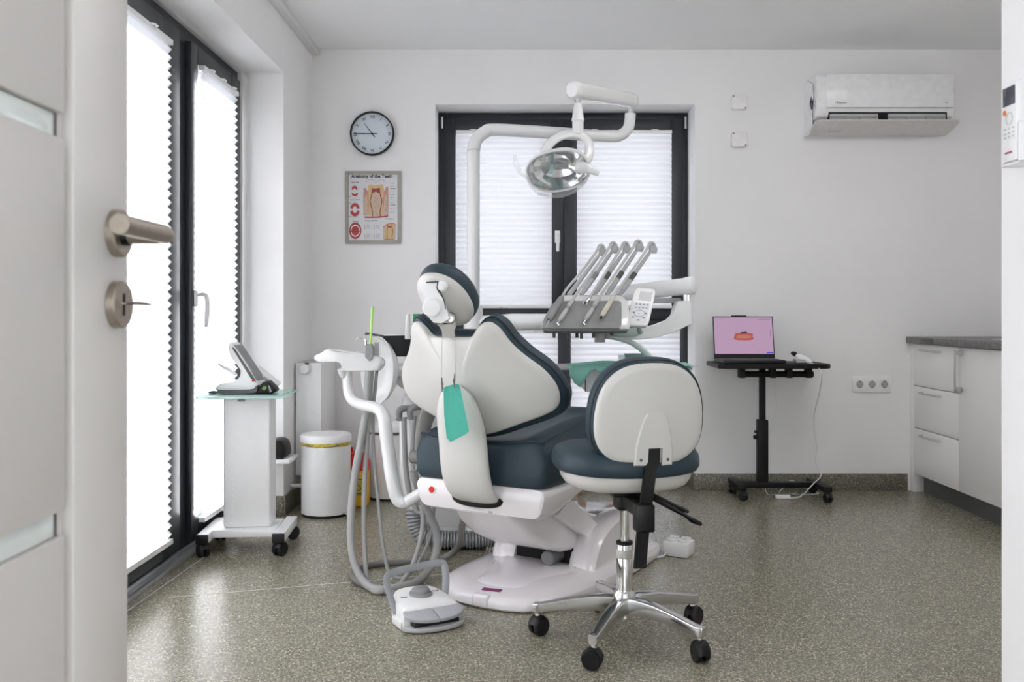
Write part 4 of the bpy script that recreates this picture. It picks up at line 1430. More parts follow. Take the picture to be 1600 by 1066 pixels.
# articulated white mechanism on the back of the headrest
ym = 2.975
Pm = [(664, 441), (683, 440.5), (683, 452), (686, 458), (694, 468), (696, 480), (700, 490), (702, 499), (690, 506), (677, 505), (670, 497), (663, 488), (661, 475), (664, 465), (663, 452)]
MB().prism([at(x, y, ym) for x, y in Pm], (0, .075, 0), .02).build('mechanism_arm', white_m, hr)
MB().cyl(at(674.5, 481, ym - .022), at(674.5, 481, ym + .02), .031, 10, bev=.004).build('mechanism_boss', white_m, hr)
MB().cyl(at(690, 448, ym - .005), at(694, 446.5, ym + .05), .0185, 20, bev=.007).build('release_knob', white_m, hr)
MB().prism([at(666, 440.5, ym - .003), at(684.5, 439.8, ym - .003), at(684.5, 441.2, ym - .003), at(666, 442, ym - .003)], (0, .03, 0)).build('mechanism_gap', shade_m, hr)
MB().tube([at(684, 442, ym - .001), at(683, 451, ym - .001), at(688, 457, ym - .001), at(694, 470, ym - .001), at(696, 483, ym - .001)], .0016, 6, 4).build('mechanism_joint', shade_m, hr)
# cast neck bracket down into the backrest
yn = 3.055
nb = MB().prism([at(x, y, yn) for x, y in ((676, 497), (697, 506), (702, 500), (712, 503), (712.5, 512), (710, 516), (711, 527.5), (691, 527.5), (690.5, 518), (686, 510), (677, 503))], (0, .022, 0), .01)
nk = nb.build('neck_bracket', bracket_m, chair)
MB().cyl(at(703, 497.5, yn - .012), at(703, 497.5, yn + .03), .0195, 24, bev=.004).build('pivot', bracket_m, nk)
MB().cyl(at(704, 498.5, yn - .0135), at(704, 498.5, yn - .011), .009, 16).build('pivot_hole', alu_m, nk)
MB().prism([at(x, y, yn - .02) for x, y in ((677, 490), (697, 490), (700, 505), (680, 505.5))], (0, .05, 0), .02).build('neck_block', white_m, nk)
MB().prism([at(x, y, yn - .006) for x, y in ((679, 505), (702, 504.5), (701, 507), (682, 507))], (0, .004, 0)).build('neck_gap', shade_m, nk)
# --- left armrest: grey curved pad ending in a round joint
m = MB()
m.tube([(-.305, -.035, .52), (-.312, -.02, .58), (-.318, .02, .655), (-.305, .07, .72), (-.28, .12, .755)], [.026, .027, .029, .030, .026], 14, 5, flat=(1.3, .62, (0, 1, 0)))
ar = K(m, 'armrest', M('warm_grey_pad', (0.27, 0.265, 0.25), 0.5))
K(MB().cyl((-.272, -.062, .508), (-.330, -.062, .508), .026, 24, bev=.004), 'armrest_joint', M('joint_grey', (0.16, 0.155, 0.145), 0.45), ar)

# ================================================================== bib chain and folded bib on the back of the chair
bead_m = M('bead_steel', (.16, .16, .16), .35, metal=.8)
ch = thing('bib_chain', 'beaded metal chain with clips hanging from the chair headrest', 'chain', at(700, 612, 3.085))
def beads(pts, step=.0050, r=.0016):
    P = [Vector(p) for p in pts]
    m = MB()
    for a, b in zip(P[:-1], P[1:]):
        n = max(1, int((b - a).length / step))
        for k in range(n):
            c = a.lerp(b, k / n)
            m.add([c + Vector(q) * r for q in ((1, 0, 0), (-1, 0, 0), (0, 1, 0), (0, -1, 0), (0, 0, 1), (0, 0, -1))], [[0, 2, 4], [2, 1, 4], [1, 3, 4], [3, 0, 4], [2, 0, 5], [1, 2, 5], [3, 1, 5], [0, 3, 5]])
    return m


beads([at(691, 527, 3.045), at(690.3, 560, 3.035), at(689.5, 590, 3.03)]).build('bead_strand', bead_m, ch, ang=80)
beads([at(712.3, 527, 3.04), at(712.3, 560, 3.03), at(712, 585, 3.025)]).build('bead_strand', bead_m, ch, ang=80)
for px, py, dx in ((690, 601, -1), (710.5, 595, 1)):
    m = MB()
    m.tube([at(px, py - 11, 3.028), at(px - .6 * dx, py, 3.027), at(px - 1.0 * dx, py + 12, 3.026)], [.0022, .0032, .0016], 8, 3)
    m.tube([at(px + 2.5 * dx * -1, py - 2, 3.024), at(px + 1 * -dx, py + 6, 3.023), at(px - 1.0 * dx, py + 12, 3.023)], [.0016, .0025, .0014], 8, 3)
    m.build('clip', bead_m, ch)
bib = thing('paper_bib', 'folded teal paper bib clipped to the chain behind the backrest', 'bib', at(712, 688, 3.06))
for k, (dx, dy, dY) in enumerate(((0, 0, 0), (-1.5, 1.5, .004), (-3, 1.0, .008), (-4, -1, .012))):
    P = [(696, 605), (705, 601.5), (716, 600), (719, 606), (724, 630), (729, 655), (733, 674), (728, 678), (716, 684), (706, 689.5), (703, 685), (699, 660), (697, 632)]
    if k == 3:
        P = [(697, 608), (702, 604), (700, 640), (705, 688), (702, 686), (698, 650)]
    MB().prism([at(x + dx, y + dy, 3.032 + dY) for x, y in P], (0, .0012, 0)).build('sheet', teal_m, bib)
# ================================================================== operator stool (local frame: y is where the sitter faces)
SO = Vector((.345, 2.97, 0))
SA = math.radians(10.5)
stool = thing('operator_stool', 'slate blue and white operator stool with chrome five-star base on castors', 'stool', SO, SA)


def T(mb, name, mat, parent=None, **k):
    return mb.build(name, mat, parent or stool, False, **k)


A0 = math.radians(100.8) - SA
for k in range(5):
    a = A0 + k * math.radians(72)
    d, e = Vector((math.cos(a), math.sin(a), 0)), Vector((-math.sin(a), math.cos(a), 0))
    rings = []
    for r, z, w, h in ((.030, .113, .024, .052), (.06, .115, .021, .050), (.12, .113, .0175, .044), (.19, .104, .0155, .037), (.245, .094, .0145, .032), (.272, .089, .0145, .032), (.290, .088, .0145, .032), (.295, .088, .012, .026)):
        ring = []
        for p in rrect(2 * w, h, .004, 3):
            ring.append(d * r + e * p.x + Vector((0, 0, z + p.y)))
        rings.append(ring)
    lg = T(MB().loft(rings), 'base_arm', cast_m, ang=50)
    T(MB().cyl(d * .28 + Vector((0, 0, .056)), d * .28 + Vector((0, 0, .076)), .0095, 12), 'stem', chrome_m, lg)
    castor(stool, d.x * .28, d.y * .28, .062, .0295, world=False, ang=a * 1.7 + .4)
T(MB().lathe([(.030, .085), (.034, .088), (.036, .10), (.036, .150), (.030, .158)], n=32), 'hub', cast_m)
T(MB().lathe([(.022, .068), (.0255, .070), (.0258, .15), (.0262, .303), (.024, .308)], n=32), 'outer_column', chrome_m)
T(MB().lathe([(.0258, .304), (.0268, .305), (.0268, .313), (.0235, .315)], n=32), 'column_ring', black_m)
T(MB().lathe([(.0262, .260), (.0266, .261), (.0266, .288), (.0262, .289)], n=32), 'column_label', M('silver_label', (0.55, 0.54, 0.5), 0.4))
T(MB().cyl((0, 0, .30), (0, 0, .47), .0145, 24), 'piston', chrome_m)
# mechanism
m = MB().box((-.055, -.06, .466), (.065, .07, .497), .006)
m.box((-.032, -.035, .415), (.018, .035, .470), .014, 3)
T(m, 'mechanism', black_m)
m = MB().box((-.022, -.190, .428), (.030, -.02, .472), .008)
m.box((-.034, -.238, .395), (.022, -.188, .478), .006)
T(m, 'backrest_slide', black_m)
T(MB().cyl((.012, -.05, .465), (.03, -.05, .465), .006, 12), 'bolt', chrome_m)
for k, (p, q) in enumerate((((.07, -.05, .472), (.205, -.02, .405)), ((.07, -.07, .463), (.235, -.06, .372)))):
    p, q = Vector(p), Vector(q)
    mm = p.lerp(q, .7)
    T(MB().tube([p, p.lerp(q, .4), mm, mm.lerp(q, .4) + Vector((0, 0, -.002)), q], [.013, .012, .010, .016, .010], 10, 3, flat=(1.0, .6, (0, 1, 0))), 'lever', black_m)
# seat
so_ = sup(.232, .205, 2.5, 56)
st_ = T(MB().out(so_, [(.2, .548), (.90, .546), (.965, .550), (.995, .562), (1.0, .578), (.985, .596), (.94, .612), (.84, .624), (.6, .632), (.3, .634), (.01, .634)], lambda x, y, h: (x, y, h + .10 * x * x)), 'seat_cushion', hide_m, ang=60)
T(MB().out(so_, [(.3, .492), (.55, .492), (.72, .496), (.82, .508), (.875, .526), (.895, .546), (.88, .556), (.2, .556)], lambda x, y, h: (x, y, h)), 'seat_pan', shell_m, ang=40)
# backrest: slightly egg-shaped, wrapped round the sitter
BC = Vector((.017, -.205, .742))
bt_ = math.radians(8)


def sk2(v, t, h):
    return (BC.x + v, BC.y - t * math.sin(bt_) * 1.0 - h * math.cos(bt_) + .55 * v * v, BC.z + t * math.cos(bt_) - h * math.sin(bt_))


eo = []
for i in range(64):
    t = 2 * math.pi * i / 64
    c_, s_ = math.cos(t), math.sin(t)
    e = 2.7
    x = .170 * math.copysign(abs(c_) ** (2 / e), c_)
    y = .158 * math.copysign(abs(s_) ** (2 / e), s_)
    x *= 1 - .10 * (y / .158) * (1 if y > 0 else .5)
    eo.append(Vector((x, y, 0)))
cu = T(MB().out(eo, [(.3, -.002), (.97, -.002), (1.02, -.008), (1.055, -.022), (1.065, -.040), (1.05, -.060), (.99, -.074), (.8, -.078), (.4, -.074), (.01, -.072)], sk2), 'backrest_cushion', hide_m, ang=60)
T(MB().tube([sk2(p.x * 1.04, p.y * 1.04, -.014) for p in eo], .003, 6, loop=True), 'piping', seam_m, cu)
T(MB().out(eo, [(.99, -.004), (.998, .002), (.99, .008), (.96, .013), (.90, .017), (.86, .0175), (.5, .021), (.01, .022)], sk2), 'backrest_shell', shell_m, ang=30)
cv = [(-.052, -.150), (-.050, -.10), (-.040, -.05), (-.026, -.005), (-.016, .008), (.036, .008), (.046, -.004), (.058, -.05), (.066, -.10), (.068, -.150), (.035, -.152), (.035, -.098), (-.012, -.098), (-.012, -.152)]
P0 = [Vector(sk2(x, y, .010)) for x, y in cv]
P1 = [Vector(sk2(x * .94 + .001, y * .97 - .001, .030)) for x, y in cv]
T(MB().loft([P0, [a.lerp(b, .8) for a, b in zip(P0, [Vector(sk2(x, y, .030)) for x, y in cv])], P1]), 'bracket_cover', shell_m, ang=35)
for x in (-.032, .052):
    a = Vector(sk2(x, -.132, .0295))
    T(MB().cyl(a, a + Vector((0, -.002, 0)), .0045, 12), 'screw', dark_m)
# flat black bar from the backrest down through the slide
m = MB()
bar = [sk2(.010, -.085, .018), sk2(.008, -.14, .024), (.012, -.222, .58), (.003, -.215, .50), (-.008, -.212, .40), (-.018, -.211, .285)]
rings = []
for i, p in enumerate(bar):
    p = Vector(p)
    w = .0185
    rings.append([p + Vector((-w, -.006, 0)), p + Vector((w, -.006, 0)), p + Vector((w, .006, 0)), p + Vector((-w, .006, 0))])
m.loft(rings)
T(m, 'backrest_bar', blackm_m)

# ================================================================== foot control
FO = Vector((-.325, 3.165, 0))
FA = math.radians(28)
fc = thing('foot_control', 'white dental foot control with grey pedals and carrying loop on the floor', 'foot control', FO, FA)


def G(mb, name, mat, parent=None, **k):
    return mb.build(name, mat, parent or fc, False, **k)


half = [(0, -.095), (.092, -.095), (.104, -.075), (.100, .0), (.085, .07), (.055, .105), (0, .115)]
ol = [Vector((*p, 0)) for p in half] + [Vector((-p[0], p[1], 0)) for p in half[-2:0:-1]]
ol = cr(ol, 3)
m = MB()
m.out(ol, [(.98, .004), (1.0, .008), (.99, .040), (.965, .060), (.90, .073), (.7, .079), (.02, .080)], lambda x, y, h: (x, y, h if h < .055 else h + (-y) * -.09), (0, .01))
G(m, 'body', white_m, ang=45)
for x in (-.0985, .0985):
    G(MB().box((x - .0135, -.085, .002), (x + .0135, .0, .030), .006), 'foot', white_m)
G(MB().lathe([(.0001, .074), (.041, .074), (.041, .083), (.038, .087), (.0315, .089), (.031, .096), (.027, .102), (.015, .106), (.0001, .107)], (0, .015, .0), n=36), 'knob', mid_m)
for x, y in ((-.062, .012), (.060, .03)):
    G(MB().lathe([(.0001, .0), (.009, 0), (.009, .0035), (.0001, .004)], (x, y, .0765 + y * .09), n=20), 'side_button', white_m)
    G(MB().tube([(x + .010 * math.cos(t), y + .010 * math.sin(t), .0785 + y * .09) for t in [math.pi + i * math.pi / 8 for i in range(9)]], .0014, 6), 'button_gap', black_m)
G(MB().prism(cr([Vector((x, y, .004)) for x, y in ((-.095, -.09), (-.10, -.125), (-.06, -.150), (0, -.158), (.06, -.150), (.10, -.125), (.095, -.09))], 3), (0, 0, .014), .03), 'lower_plate', grey_m)
G(MB().box((-.08, -.13, .017), (.08, -.09, .032), .002), 'pedal_gap', black_m)
for s_ in (-1, 1):
    P = [Vector((s_ * x, y, .034)) for x, y in ((.0015, -.080), (.100, -.080), (.106, -.11), (.085, -.140), (.045, -.154), (.0015, -.158))]
    m = MB().prism(P, (0, 0, .012), .03)
    m.v = [v + Vector((0, 0, (v.y + .158) * .22)) for v in m.v]
    G(m, 'pedal', M('pedal_grey', (0.42, 0.42, 0.45), 0.4))
hp = [(-.098, -.01, .035), (-.108, .02, .085), (-.112, .045, .125), (-.100, .058, .148), (-.05, .068, .156), (.05, .075, .160), (.098, .072, .160), (.112, .065, .150), (.104, .035, .10), (.088, .015, .055)]
G(MB().tube(hp, .0105, 10, 4, flat=(.45, 1.25, (0, 0, 1))), 'carrying_loop', M('loop_grey', (0.33, 0.34, 0.36), 0.45))
# ================================================================== unit column with the lamp post, left of the chair
un = thing('dental_unit_column', 'white dental unit column with lamp post standing behind the chair backrest', 'dental unit', (-.25, 4.2, 0))
rings = []
for z, x0, x1, y0, y1 in ((.10, -.44, -.12, 4.08, 4.36), (.20, -.50, -.10, 4.03, 4.40), (.35, -.52, -.09, 4.01, 4.41), (.58, -.52, -.08, 4.00, 4.41), (.66, -.505, -.07, 4.0, 4.41), (.72, -.485, -.06, 4.02, 4.40), (.80, -.475, -.05, 4.04, 4.38), (.91, -.472, -.06, 4.05, 4.36), (.935, -.465, -.07, 4.07, 4.34)):
    w, d = x1 - x0, y1 - y0
    rings.append([Vector(((x0 + x1) / 2 + p.x, (y0 + y1) / 2 + p.y, z)) for p in rrect(w, d, .07, 5)])
MB().loft(rings).build('column', gloss_m, un, ang=50)
MB().box((-.36, 4.10, .0), (-.14, 4.34, .11), .02).build('foot', gloss_m, un)
ps = Vector((-.198, 4.19, 0))
MB().lathe([(.045, .92), (.045, 1.02), (.042, 1.06), (.038, 1.08), (.030, 1.082)], (ps.x, ps.y, 0), n=32).build('post_sleeve', gloss_m, un)
pth = [Vector((ps.x, ps.y, 1.08)), Vector((ps.x, ps.y, 1.4)), Vector((ps.x, ps.y, 1.72)), at(740, 236, 4.19), at(744, 219, 4.19), at(757, 207, 4.20), at(776, 203, 4.21), at(870, 208, 4.27), at(950, 213.5, 4.33), at(970, 211, 4.34), at(981, 201, 4.34), at(984, 188, 4.34), at(985, 178, 4.34)]
pr_ = [.029, .029, .029, .029, .029, .029, .0285, .028, .027, .027, .026, .026, .026]
MB().tube(pth, pr_, 24, 6).build('lamp_post', gloss_m, un, ang=60)
MB().lathe([(.030, 0), (.031, .003), (.030, .006)], at(740, 236, 4.19), (0, 0, 1), 24).build('post_joint', grey_m, un)
# grey horizontal tube towards the delivery arm
MB().tube([Vector((ps.x + .03, 4.19, .995)), at(800, 503.5, 4.19), at(862, 503.5, 4.19), at(905, 503.5, 4.19)], .038, 24).build('delivery_tube', white_m, un)
# cup filler and green box on top
MB().tube([at(637, 530, 4.1), at(637, 515, 4.1), at(637.5, 500, 4.1), at(638, 491, 4.1)], [.013, .0125, .011, .008], 14, 3).build('cup_filler', gloss_m, un)
gb = at(657, 503, 4.22)
MB().box((gb.x - .032, 4.20, .936), (gb.x + .06, 4.26, gb.z + .036), .002).single('green_box', green_m, 'small green box sticking up behind the chair headrest', 'box')
# two suction holders at its side
for k, (x, y) in enumerate(((629, 643), (646, 641))):
    a = at(x, y, 3.96)
    m = MB()
    m.tube([a + Vector((-.012, 0, -.035)), a + Vector((-.014, -.005, -.005)), a + Vector((0, -.005, .012)), a + Vector((.035, .01, .012))], [.012, .015, .015, .012], 10, 3)
    m.build('nozzle_hook', mid_m, un)
    b = a + Vector((-.012, 0, -.04))
    MB().lathe([(.012, 0), (.017, .003), (.017, .010), (.012, .013)], b, (0, 0, 1), 18).build('nozzle_collar', mid_m, un)
for pts, r in (([at(631, 652, 3.96), at(632, 690, 3.955), at(634, 730, 3.95), at(640, 770, 3.94), at(652, 800, 3.93)], .012), ([at(648, 650, 3.96), at(645, 690, 3.955), at(645, 730, 3.95), at(655, 790, 3.94)], .0085)):
    MB().tube(pts, r, 12, 5).single('suction_tube', hose_m, 'thick grey suction tube beside the chair armrest, farther left' if r > .01 else 'slim grey suction tube beside the chair armrest, nearer the cushion', 'hose', 'suction tubes on the unit column')

# black panel behind the bowl
bp = thing('black_screen', 'flat black panel held beside the unit behind the milky bowl', 'panel', at(615, 557, 4.12))
q = [at(588, 527, 4.12), at(597, 524, 4.12), at(660, 523, 4.12), at(660, 557.5, 4.12), at(600, 557.5, 4.12), at(591, 545, 4.12)]
MB().prism(q, (0, .03, 0), .02).build('panel', black_m, bp)
MB().prism([at(596, 523.2, 4.118), at(660, 522, 4.118), at(660, 523.6, 4.118), at(596, 525, 4.118)], (0, .032, 0)).build('edge', white_m, bp)
MB().tube([at(598, 526, 4.11), at(586, 523.5, 4.08), at(576, 521.5, 4.06), at(571.5, 522, 4.05)], [.008, .006, .004, .007], 10, 4).build('lever', dark_m, bp)
# milky bowl
bw = thing('cuspidor_bowl', 'milky translucent round bowl tipped up beside the white holder', 'bowl', at(594, 632, 4.0))
c = at(596, 579, 4.02)
ax = Vector((-.80, -.60, .03)).normalized()
MB().lathe([(.0001, -.050), (.05, -.047), (.10, -.030), (.135, .0), (.146, .020), (.149, .022), (.147, .025), (.140, .018), (.128, .0), (.095, -.025), (.05, -.040), (.0001, -.043)], c, ax, 48).build('bowl', milk_m, bw, ang=60)
MB().cyl(c - ax * .05, c - ax * .13, .03, 20, bev=.004).build('boss', gloss_m, bw)
MB().tube([c - ax * .12, Vector((-.52, 4.12, c.z - .05)), Vector((-.44, 4.16, c.z - .09))], [.026, .026, .028], 14, 4).build('stalk', gloss_m, bw)

# ================================================================== assistant's holder on its bent tube
ah = thing('assistant_holder', 'white assistant instrument holder on a bent white tube left of the chair', 'instrument holder', at(545, 582, 3.75))
MB().tube([cw(-.25, -.04, .40), at(655, 772, 3.47), at(637, 783, 3.50), at(628, 785, 3.50), at(620, 778, 3.505), at(614, 755, 3.51), at(608, 715, 3.53), at(602, 668, 3.56), at(600, 654, 3.575), at(595, 643, 3.59), at(584, 636.5, 3.62), at(566, 633, 3.66), at(552, 627, 3.70), at(545, 615, 3.725), at(543, 598, 3.74), at(543, 575, 3.745)], [.021, .021, .023, .024, .025, .026, .026, .026, .025, .024, .023, .022, .021, .0205, .020, .020], 20, 4).build('bent_tube', gloss_m, ah, ang=60)
P = [(490, 563), (491, 556), (500, 552), (509, 546), (522, 546.5), (560, 551), (585, 556), (596, 562), (598, 570), (594, 578), (586, 580.5), (540, 581), (534, 577), (530, 568), (520, 565.5), (498, 566)]
q = cr([at(x, y, 3.70) for x, y in P], 3)
MB().prism(q, (0, .10, 0), .05).build('holder_body', gloss_m, ah, ang=50)
MB().prism([at(x, y, 3.698) for x, y in ((512, 548), (530, 550.5), (556, 553.5), (520, 547.5))], (0, .06, .004)).build('tray_groove', grey_m, ah)
MB().tube([at(533, 577, 3.72), at(536, 586, 3.73), at(541, 590, 3.74)], [.016, .014, .010], 12, 3).build('mount', gloss_m, ah)
MB().prism([at(x, y, 3.692) for x, y in ((570, 558), (571, 538), (580, 537.5), (583, 545), (582.5, 560), (577, 565))], (0, .04, 0), .04).build('grey_valve', mid_m, ah)
MB().prism([at(x, y, 3.73) for x, y in ((584, 556), (585, 535), (590, 536), (591, 556))], (0, .03, 0), .05).build('second_valve', grey_m, ah)
# saliva ejector and bent metal probe
MB().tube([at(578.5, 541, 3.70), at(580, 515, 3.70), at(581, 497, 3.70), at(582, 484, 3.70)], .0052, 10, 3).tube([at(582, 484, 3.70), at(582.2, 479, 3.70)], .0066, 10).single('saliva_ejector', lime_m, 'lime green disposable saliva ejector sticking up from the holder', 'dental tube')
MB().tube([at(572, 539, 3.70), at(571, 531, 3.70), at(566, 528.5, 3.70), at(560, 528, 3.70), at(556.5, 530.5, 3.70)], [.006, .004, .0028, .0022, .0012], 8, 4).single('syringe_tip', chrome_m, 'bent metal syringe tip on the assistant holder', 'syringe')


def hose(name, pts, r, mat, label, group=None, smooth=7, ribs=0):
    P = [at(*p) if len(p) == 3 and p[0] > 20 else Vector(p) for p in pts]
    Q = cr(P, smooth, False)
    for p in Q:
        p.z = max(p.z, r + .001)
    o = MB().tube(Q, r, 14).single(name, mat, label, 'hose', group)
    return o


hg = 'hoses hanging from the assistant holder'
hose('suction_hose', [(577, 568, 3.72), (574, 610, 3.71), (572, 645, 3.70), (562, 700, 3.68), (553, 754, 3.65), (548.5, 807, 3.60), (550, 862, 3.55), (565, 904, 3.50), (598, 927, 3.44), (640, 916, 3.50), (668, 893, 3.60), (682, 860, 3.66), (681, 828, 3.66), (666, 793, 3.62), (650, 752, 3.60), (646, 735, 3.60)], .0155, hose_m, 'thickest grey suction hose looping from the holder to the floor', hg)
hose('suction_hose', [(581, 570, 3.73), (579, 610, 3.72), (577, 650, 3.71), (572, 709, 3.69), (568.5, 786, 3.64), (569.5, 862, 3.57), (575, 914, 3.50), (589, 934, 3.43), (617, 922, 3.47), (645, 883, 3.58), (659, 834, 3.66), (661, 800, 3.68), (659, 770, 3.70)], .0100, hose_m, 'middle grey hose looping lowest from the holder to the floor', hg)
hose('suction_hose', [(590, 566, 3.745), (587, 600, 3.74), (583, 650, 3.73), (584, 709, 3.71), (591, 786, 3.67), (600, 862, 3.62), (610, 897, 3.58), (634, 902, 3.58), (660, 869, 3.65), (675, 827, 3.70), (678, 793, 3.72)], .0070, hose_m, 'thinnest grey hose hanging straight from the holder', hg)
hose('floor_cable', [(726, 800, 3.75), (722, 822, 3.76), (719, 848, 3.79), (700, 869, 3.86), (659, 879.5, 3.83), (620, 882, 3.82), (589, 884, 3.80), (562, 890, 3.74), (550, 902, 3.64), (561, 917, 3.54), (600, 929, 3.44), (627, 934, 3.36), (645, 936, 3.31)], .0135, hose2_m, 'dark grey foot control cable lying in a loop on the floor')

# ribbed exhaust hose behind the chair
P = cr([at(668, 742, 4.12), at(655, 775, 4.10), at(648, 806, 4.08), at(655, 832, 4.07), Vector((-.40, 4.07, .06)), Vector((-.33, 4.08, .045)), Vector((-.22, 4.09, .043)), Vector((-.10, 4.10, .043)), Vector((.02, 4.10, .043)), Vector((.08, 4.10, .05))], 24, False)
for p in P:
    p.z = max(p.z, .0425)
L_ = 0
rad = []
for i, p in enumerate(P):
    if i:
        L_ += (p - P[i - 1]).length
    rad.append(L_)
Q = []
n = int(L_ / .0034)
j = 0
for i in range(n):
    s = L_ * i / (n - 1)
    while j < len(P) - 2 and rad[j + 1] < s:
        j += 1
    t = (s - rad[j]) / max(1e-6, rad[j + 1] - rad[j])
    Q.append(P[j].lerp(P[j + 1], t))
MB().tube(Q, [.041 if (i % 4) in (0, 1) else .0315 for i in range(n)], 18).single('ribbed_hose', rib_m, 'silver grey ribbed exhaust hose lying on the floor behind the chair', 'hose', ang=80)

# ================================================================== operating lamp
la = thing('operating_lamp', 'white dental operating lamp with clear cover on a jointed arm', 'dental lamp', at(875, 300, 3.85))
e0, e1 = at(991, 158, 4.36), at(893, 140, 3.84)
MB().cyl(at(985, 180, 4.34), at(985, 160, 4.34), .014, 16).build('elbow_pin', chrome_m, la)
d = (e1 - e0).normalized()
x_, y_, z_ = basis(d)
up_ = Vector((0, 0, 1)) - d * d.z
up_.normalize()
sd_ = d.cross(up_)
rings = []
for k, w, h in ((0, .022, .024), (.02, .027, .031), (.06, .029, .033), (.94, .032, .036), (.985, .031, .035), (1, .024, .028)):
    rings.append([e0.lerp(e1, k) + sd_ * p.x + up_ * p.y for p in rrect(2 * w, 2 * h, min(w, h) * .75, 4)])
MB().loft(rings).build('spring_arm', gloss_m, la, ang=50)
ls = at(903, 150, 3.86)
MB().cyl(at(903, 166, 3.87), at(903, 146, 3.87), .013, 16).build('pin', chrome_m, la)
s1_, s2_, s3_, s4_ = at(903, 161.5, 3.87).z, at(903, 185, 3.87).z, at(903, 189, 3.87).z, at(903, 210, 3.87).z
sx = at(903, 180, 3.87).x
MB().lathe([(.014, s1_), (.017, s1_ - .006), (.025, s2_), (.027, s2_ - .004), (.027, s3_), (.024, s3_ - .002), (.0235, s4_)], (sx, 3.87, 0), n=28).build('stem', gloss_m, la)
# yoke: broad bowed band from the stem round both sides of the head
hc3 = at(872, 266, 3.83)
nf = Vector((-.16, -.80, -.58)).normalized()           # where the lamp shines
ux = Vector((1, -.12, 0))
ux = (ux - nf * ux.dot(nf)).normalized()
ux = (ux * math.cos(.22) - nf.cross(ux) * math.sin(.22) * -1).normalized()
uy = nf.cross(ux)
if uy.z < 0:
    uy = -uy


def lk(a, b, c):
    return hc3 + ux * a + uy * b + nf * c


MB().tube([at(848, 250, 3.86), at(853, 233, 3.87), at(868, 217, 3.875), at(888, 209, 3.875), at(906, 210, 3.87), at(918, 220, 3.86), at(921, 236, 3.84), at(916, 252, 3.82), at(906, 265, 3.80)], [.014, .024, .028, .029, .028, .024, .021, .019, .014], 14, 5, flat=(.55, 1.0, (0, 0, 1))).build('yoke', gloss_m, la, ang=60)
ho_ = sup(.128, .088, 2.3, 48)
MB().out(ho_, [(1.0, .010), (1.03, .0), (1.02, -.014), (.93, -.038), (.75, -.060), (.45, -.074), (.01, -.080)], lk, cap0=False).build('housing', gloss_m, la, ang=60)
MB().out(ho_, [(.97, .004), (.85, -.022), (.62, -.046), (.30, -.058), (.01, -.060)], lk, cap0=False).build('reflector', M('mirror_reflector', (0.85, 0.85, 0.86), 0.10, metal=1.0, bump=.5, bscale=28), la, ang=8)
MB().tube([lk(-.03, 0, -.05), lk(-.03, 0, .004)], [.012, .010], 12).build('bulb_holder', M('teal_glass', (0.20, 0.45, 0.42), 0.2), la)
MB().box((-.028, -.018, -.010), (.028, .018, .008), .004, mat=Matrix.Translation(lk(.015, .005, -.02))).build('bulb_shield', dark_m, la)
m = MB()
rg = []
for k, h in ((1.035, -.004), (1.045, .016), (1.02, .040), (.93, .060), (.70, .074), (.40, .080), (.01, .082)):
    rg.append([lk(p.x * k, p.y * k - .010 * max(0, h) / .08, h) for p in ho_])
m.loft(rg, False, True).build('clear_cover', acryl_m, la, ang=60)
MB().tube([lk(p.x * 1.04, p.y * 1.04, .006) for p in ho_], .005, 8, loop=True).build('cover_rim', gloss_m, la)
MB().tube([lk(-.105, -.072, .035), lk(-.03, -.094, .050), lk(.05, -.088, .05), lk(.105, -.058, .035)], .006, 8, 4).build('cover_edge', acryl_m, la)
MB().tube([at(804.5, 243, 3.76), at(805, 252, 3.755), at(809, 263, 3.75), at(818, 273, 3.75), at(831, 281, 3.76), at(846, 288, 3.78)], [.0065, .009, .0095, .0095, .0085, .006], 12, 4).build('handle', acryl_m, la, label='clear curved grip')
MB().tube([at(900, 260, 3.79), at(912, 262, 3.78), at(924, 266, 3.78), at(936, 272, 3.78)], [.022, .021, .015, .008], 12, 4, flat=(.6, 1.15, (0, 1, 0))).build('handle', gloss_m, la, label='white wing grip')
MB().cyl(at(904, 256, 3.82), at(912, 246, 3.81), .017, 18, bev=.003).build('pivot', gloss_m, la)

# ================================================================== delivery unit on the right
de = thing('delivery_unit', 'white dental delivery unit with grey mat and handpiece arms above the chair', 'delivery unit', at(915, 515, 3.75))
a0, a1 = at(940, 462, 4.15), at(1085, 446, 3.95)
d = (a1 - a0).normalized()
up_ = (Vector((0, 0, 1)) - d * d.z).normalized()
sd_ = d.cross(up_)
rings = []
for k, w, h in ((0, .030, .030), (.05, .034, .034), (.90, .036, .036), (.925, .039, .039), (.985, .039, .038), (1, .030, .030)):
    rings.append([a0.lerp(a1, k) + sd_ * p.x + up_ * p.y for p in rrect(2 * w, 2 * h, w * .8, 5)])
MB().loft(rings).build('spring_arm', white_m, de, ang=50)
MB().tube([at(905, 503.5, 4.19), at(935, 500, 4.19), at(945, 480, 4.17), at(948, 462, 4.15)], [.034, .034, .032, .03], 18, 4).build('arm_elbow', white_m, de)
MB().box((at(1005, 465, 4.05).x, 4.01, at(1000, 474, 4.04).z), (at(1062, 465, 4.05).x, 4.05, at(1000, 466, 4.04).z), .003).build('arm_cover', grey_m, de)
for px in (1070.5, 1076):
    MB().cyl(at(px, 456, 3.96), at(px, 472, 3.96), .0085, 12).build('pin', chrome_m, de)
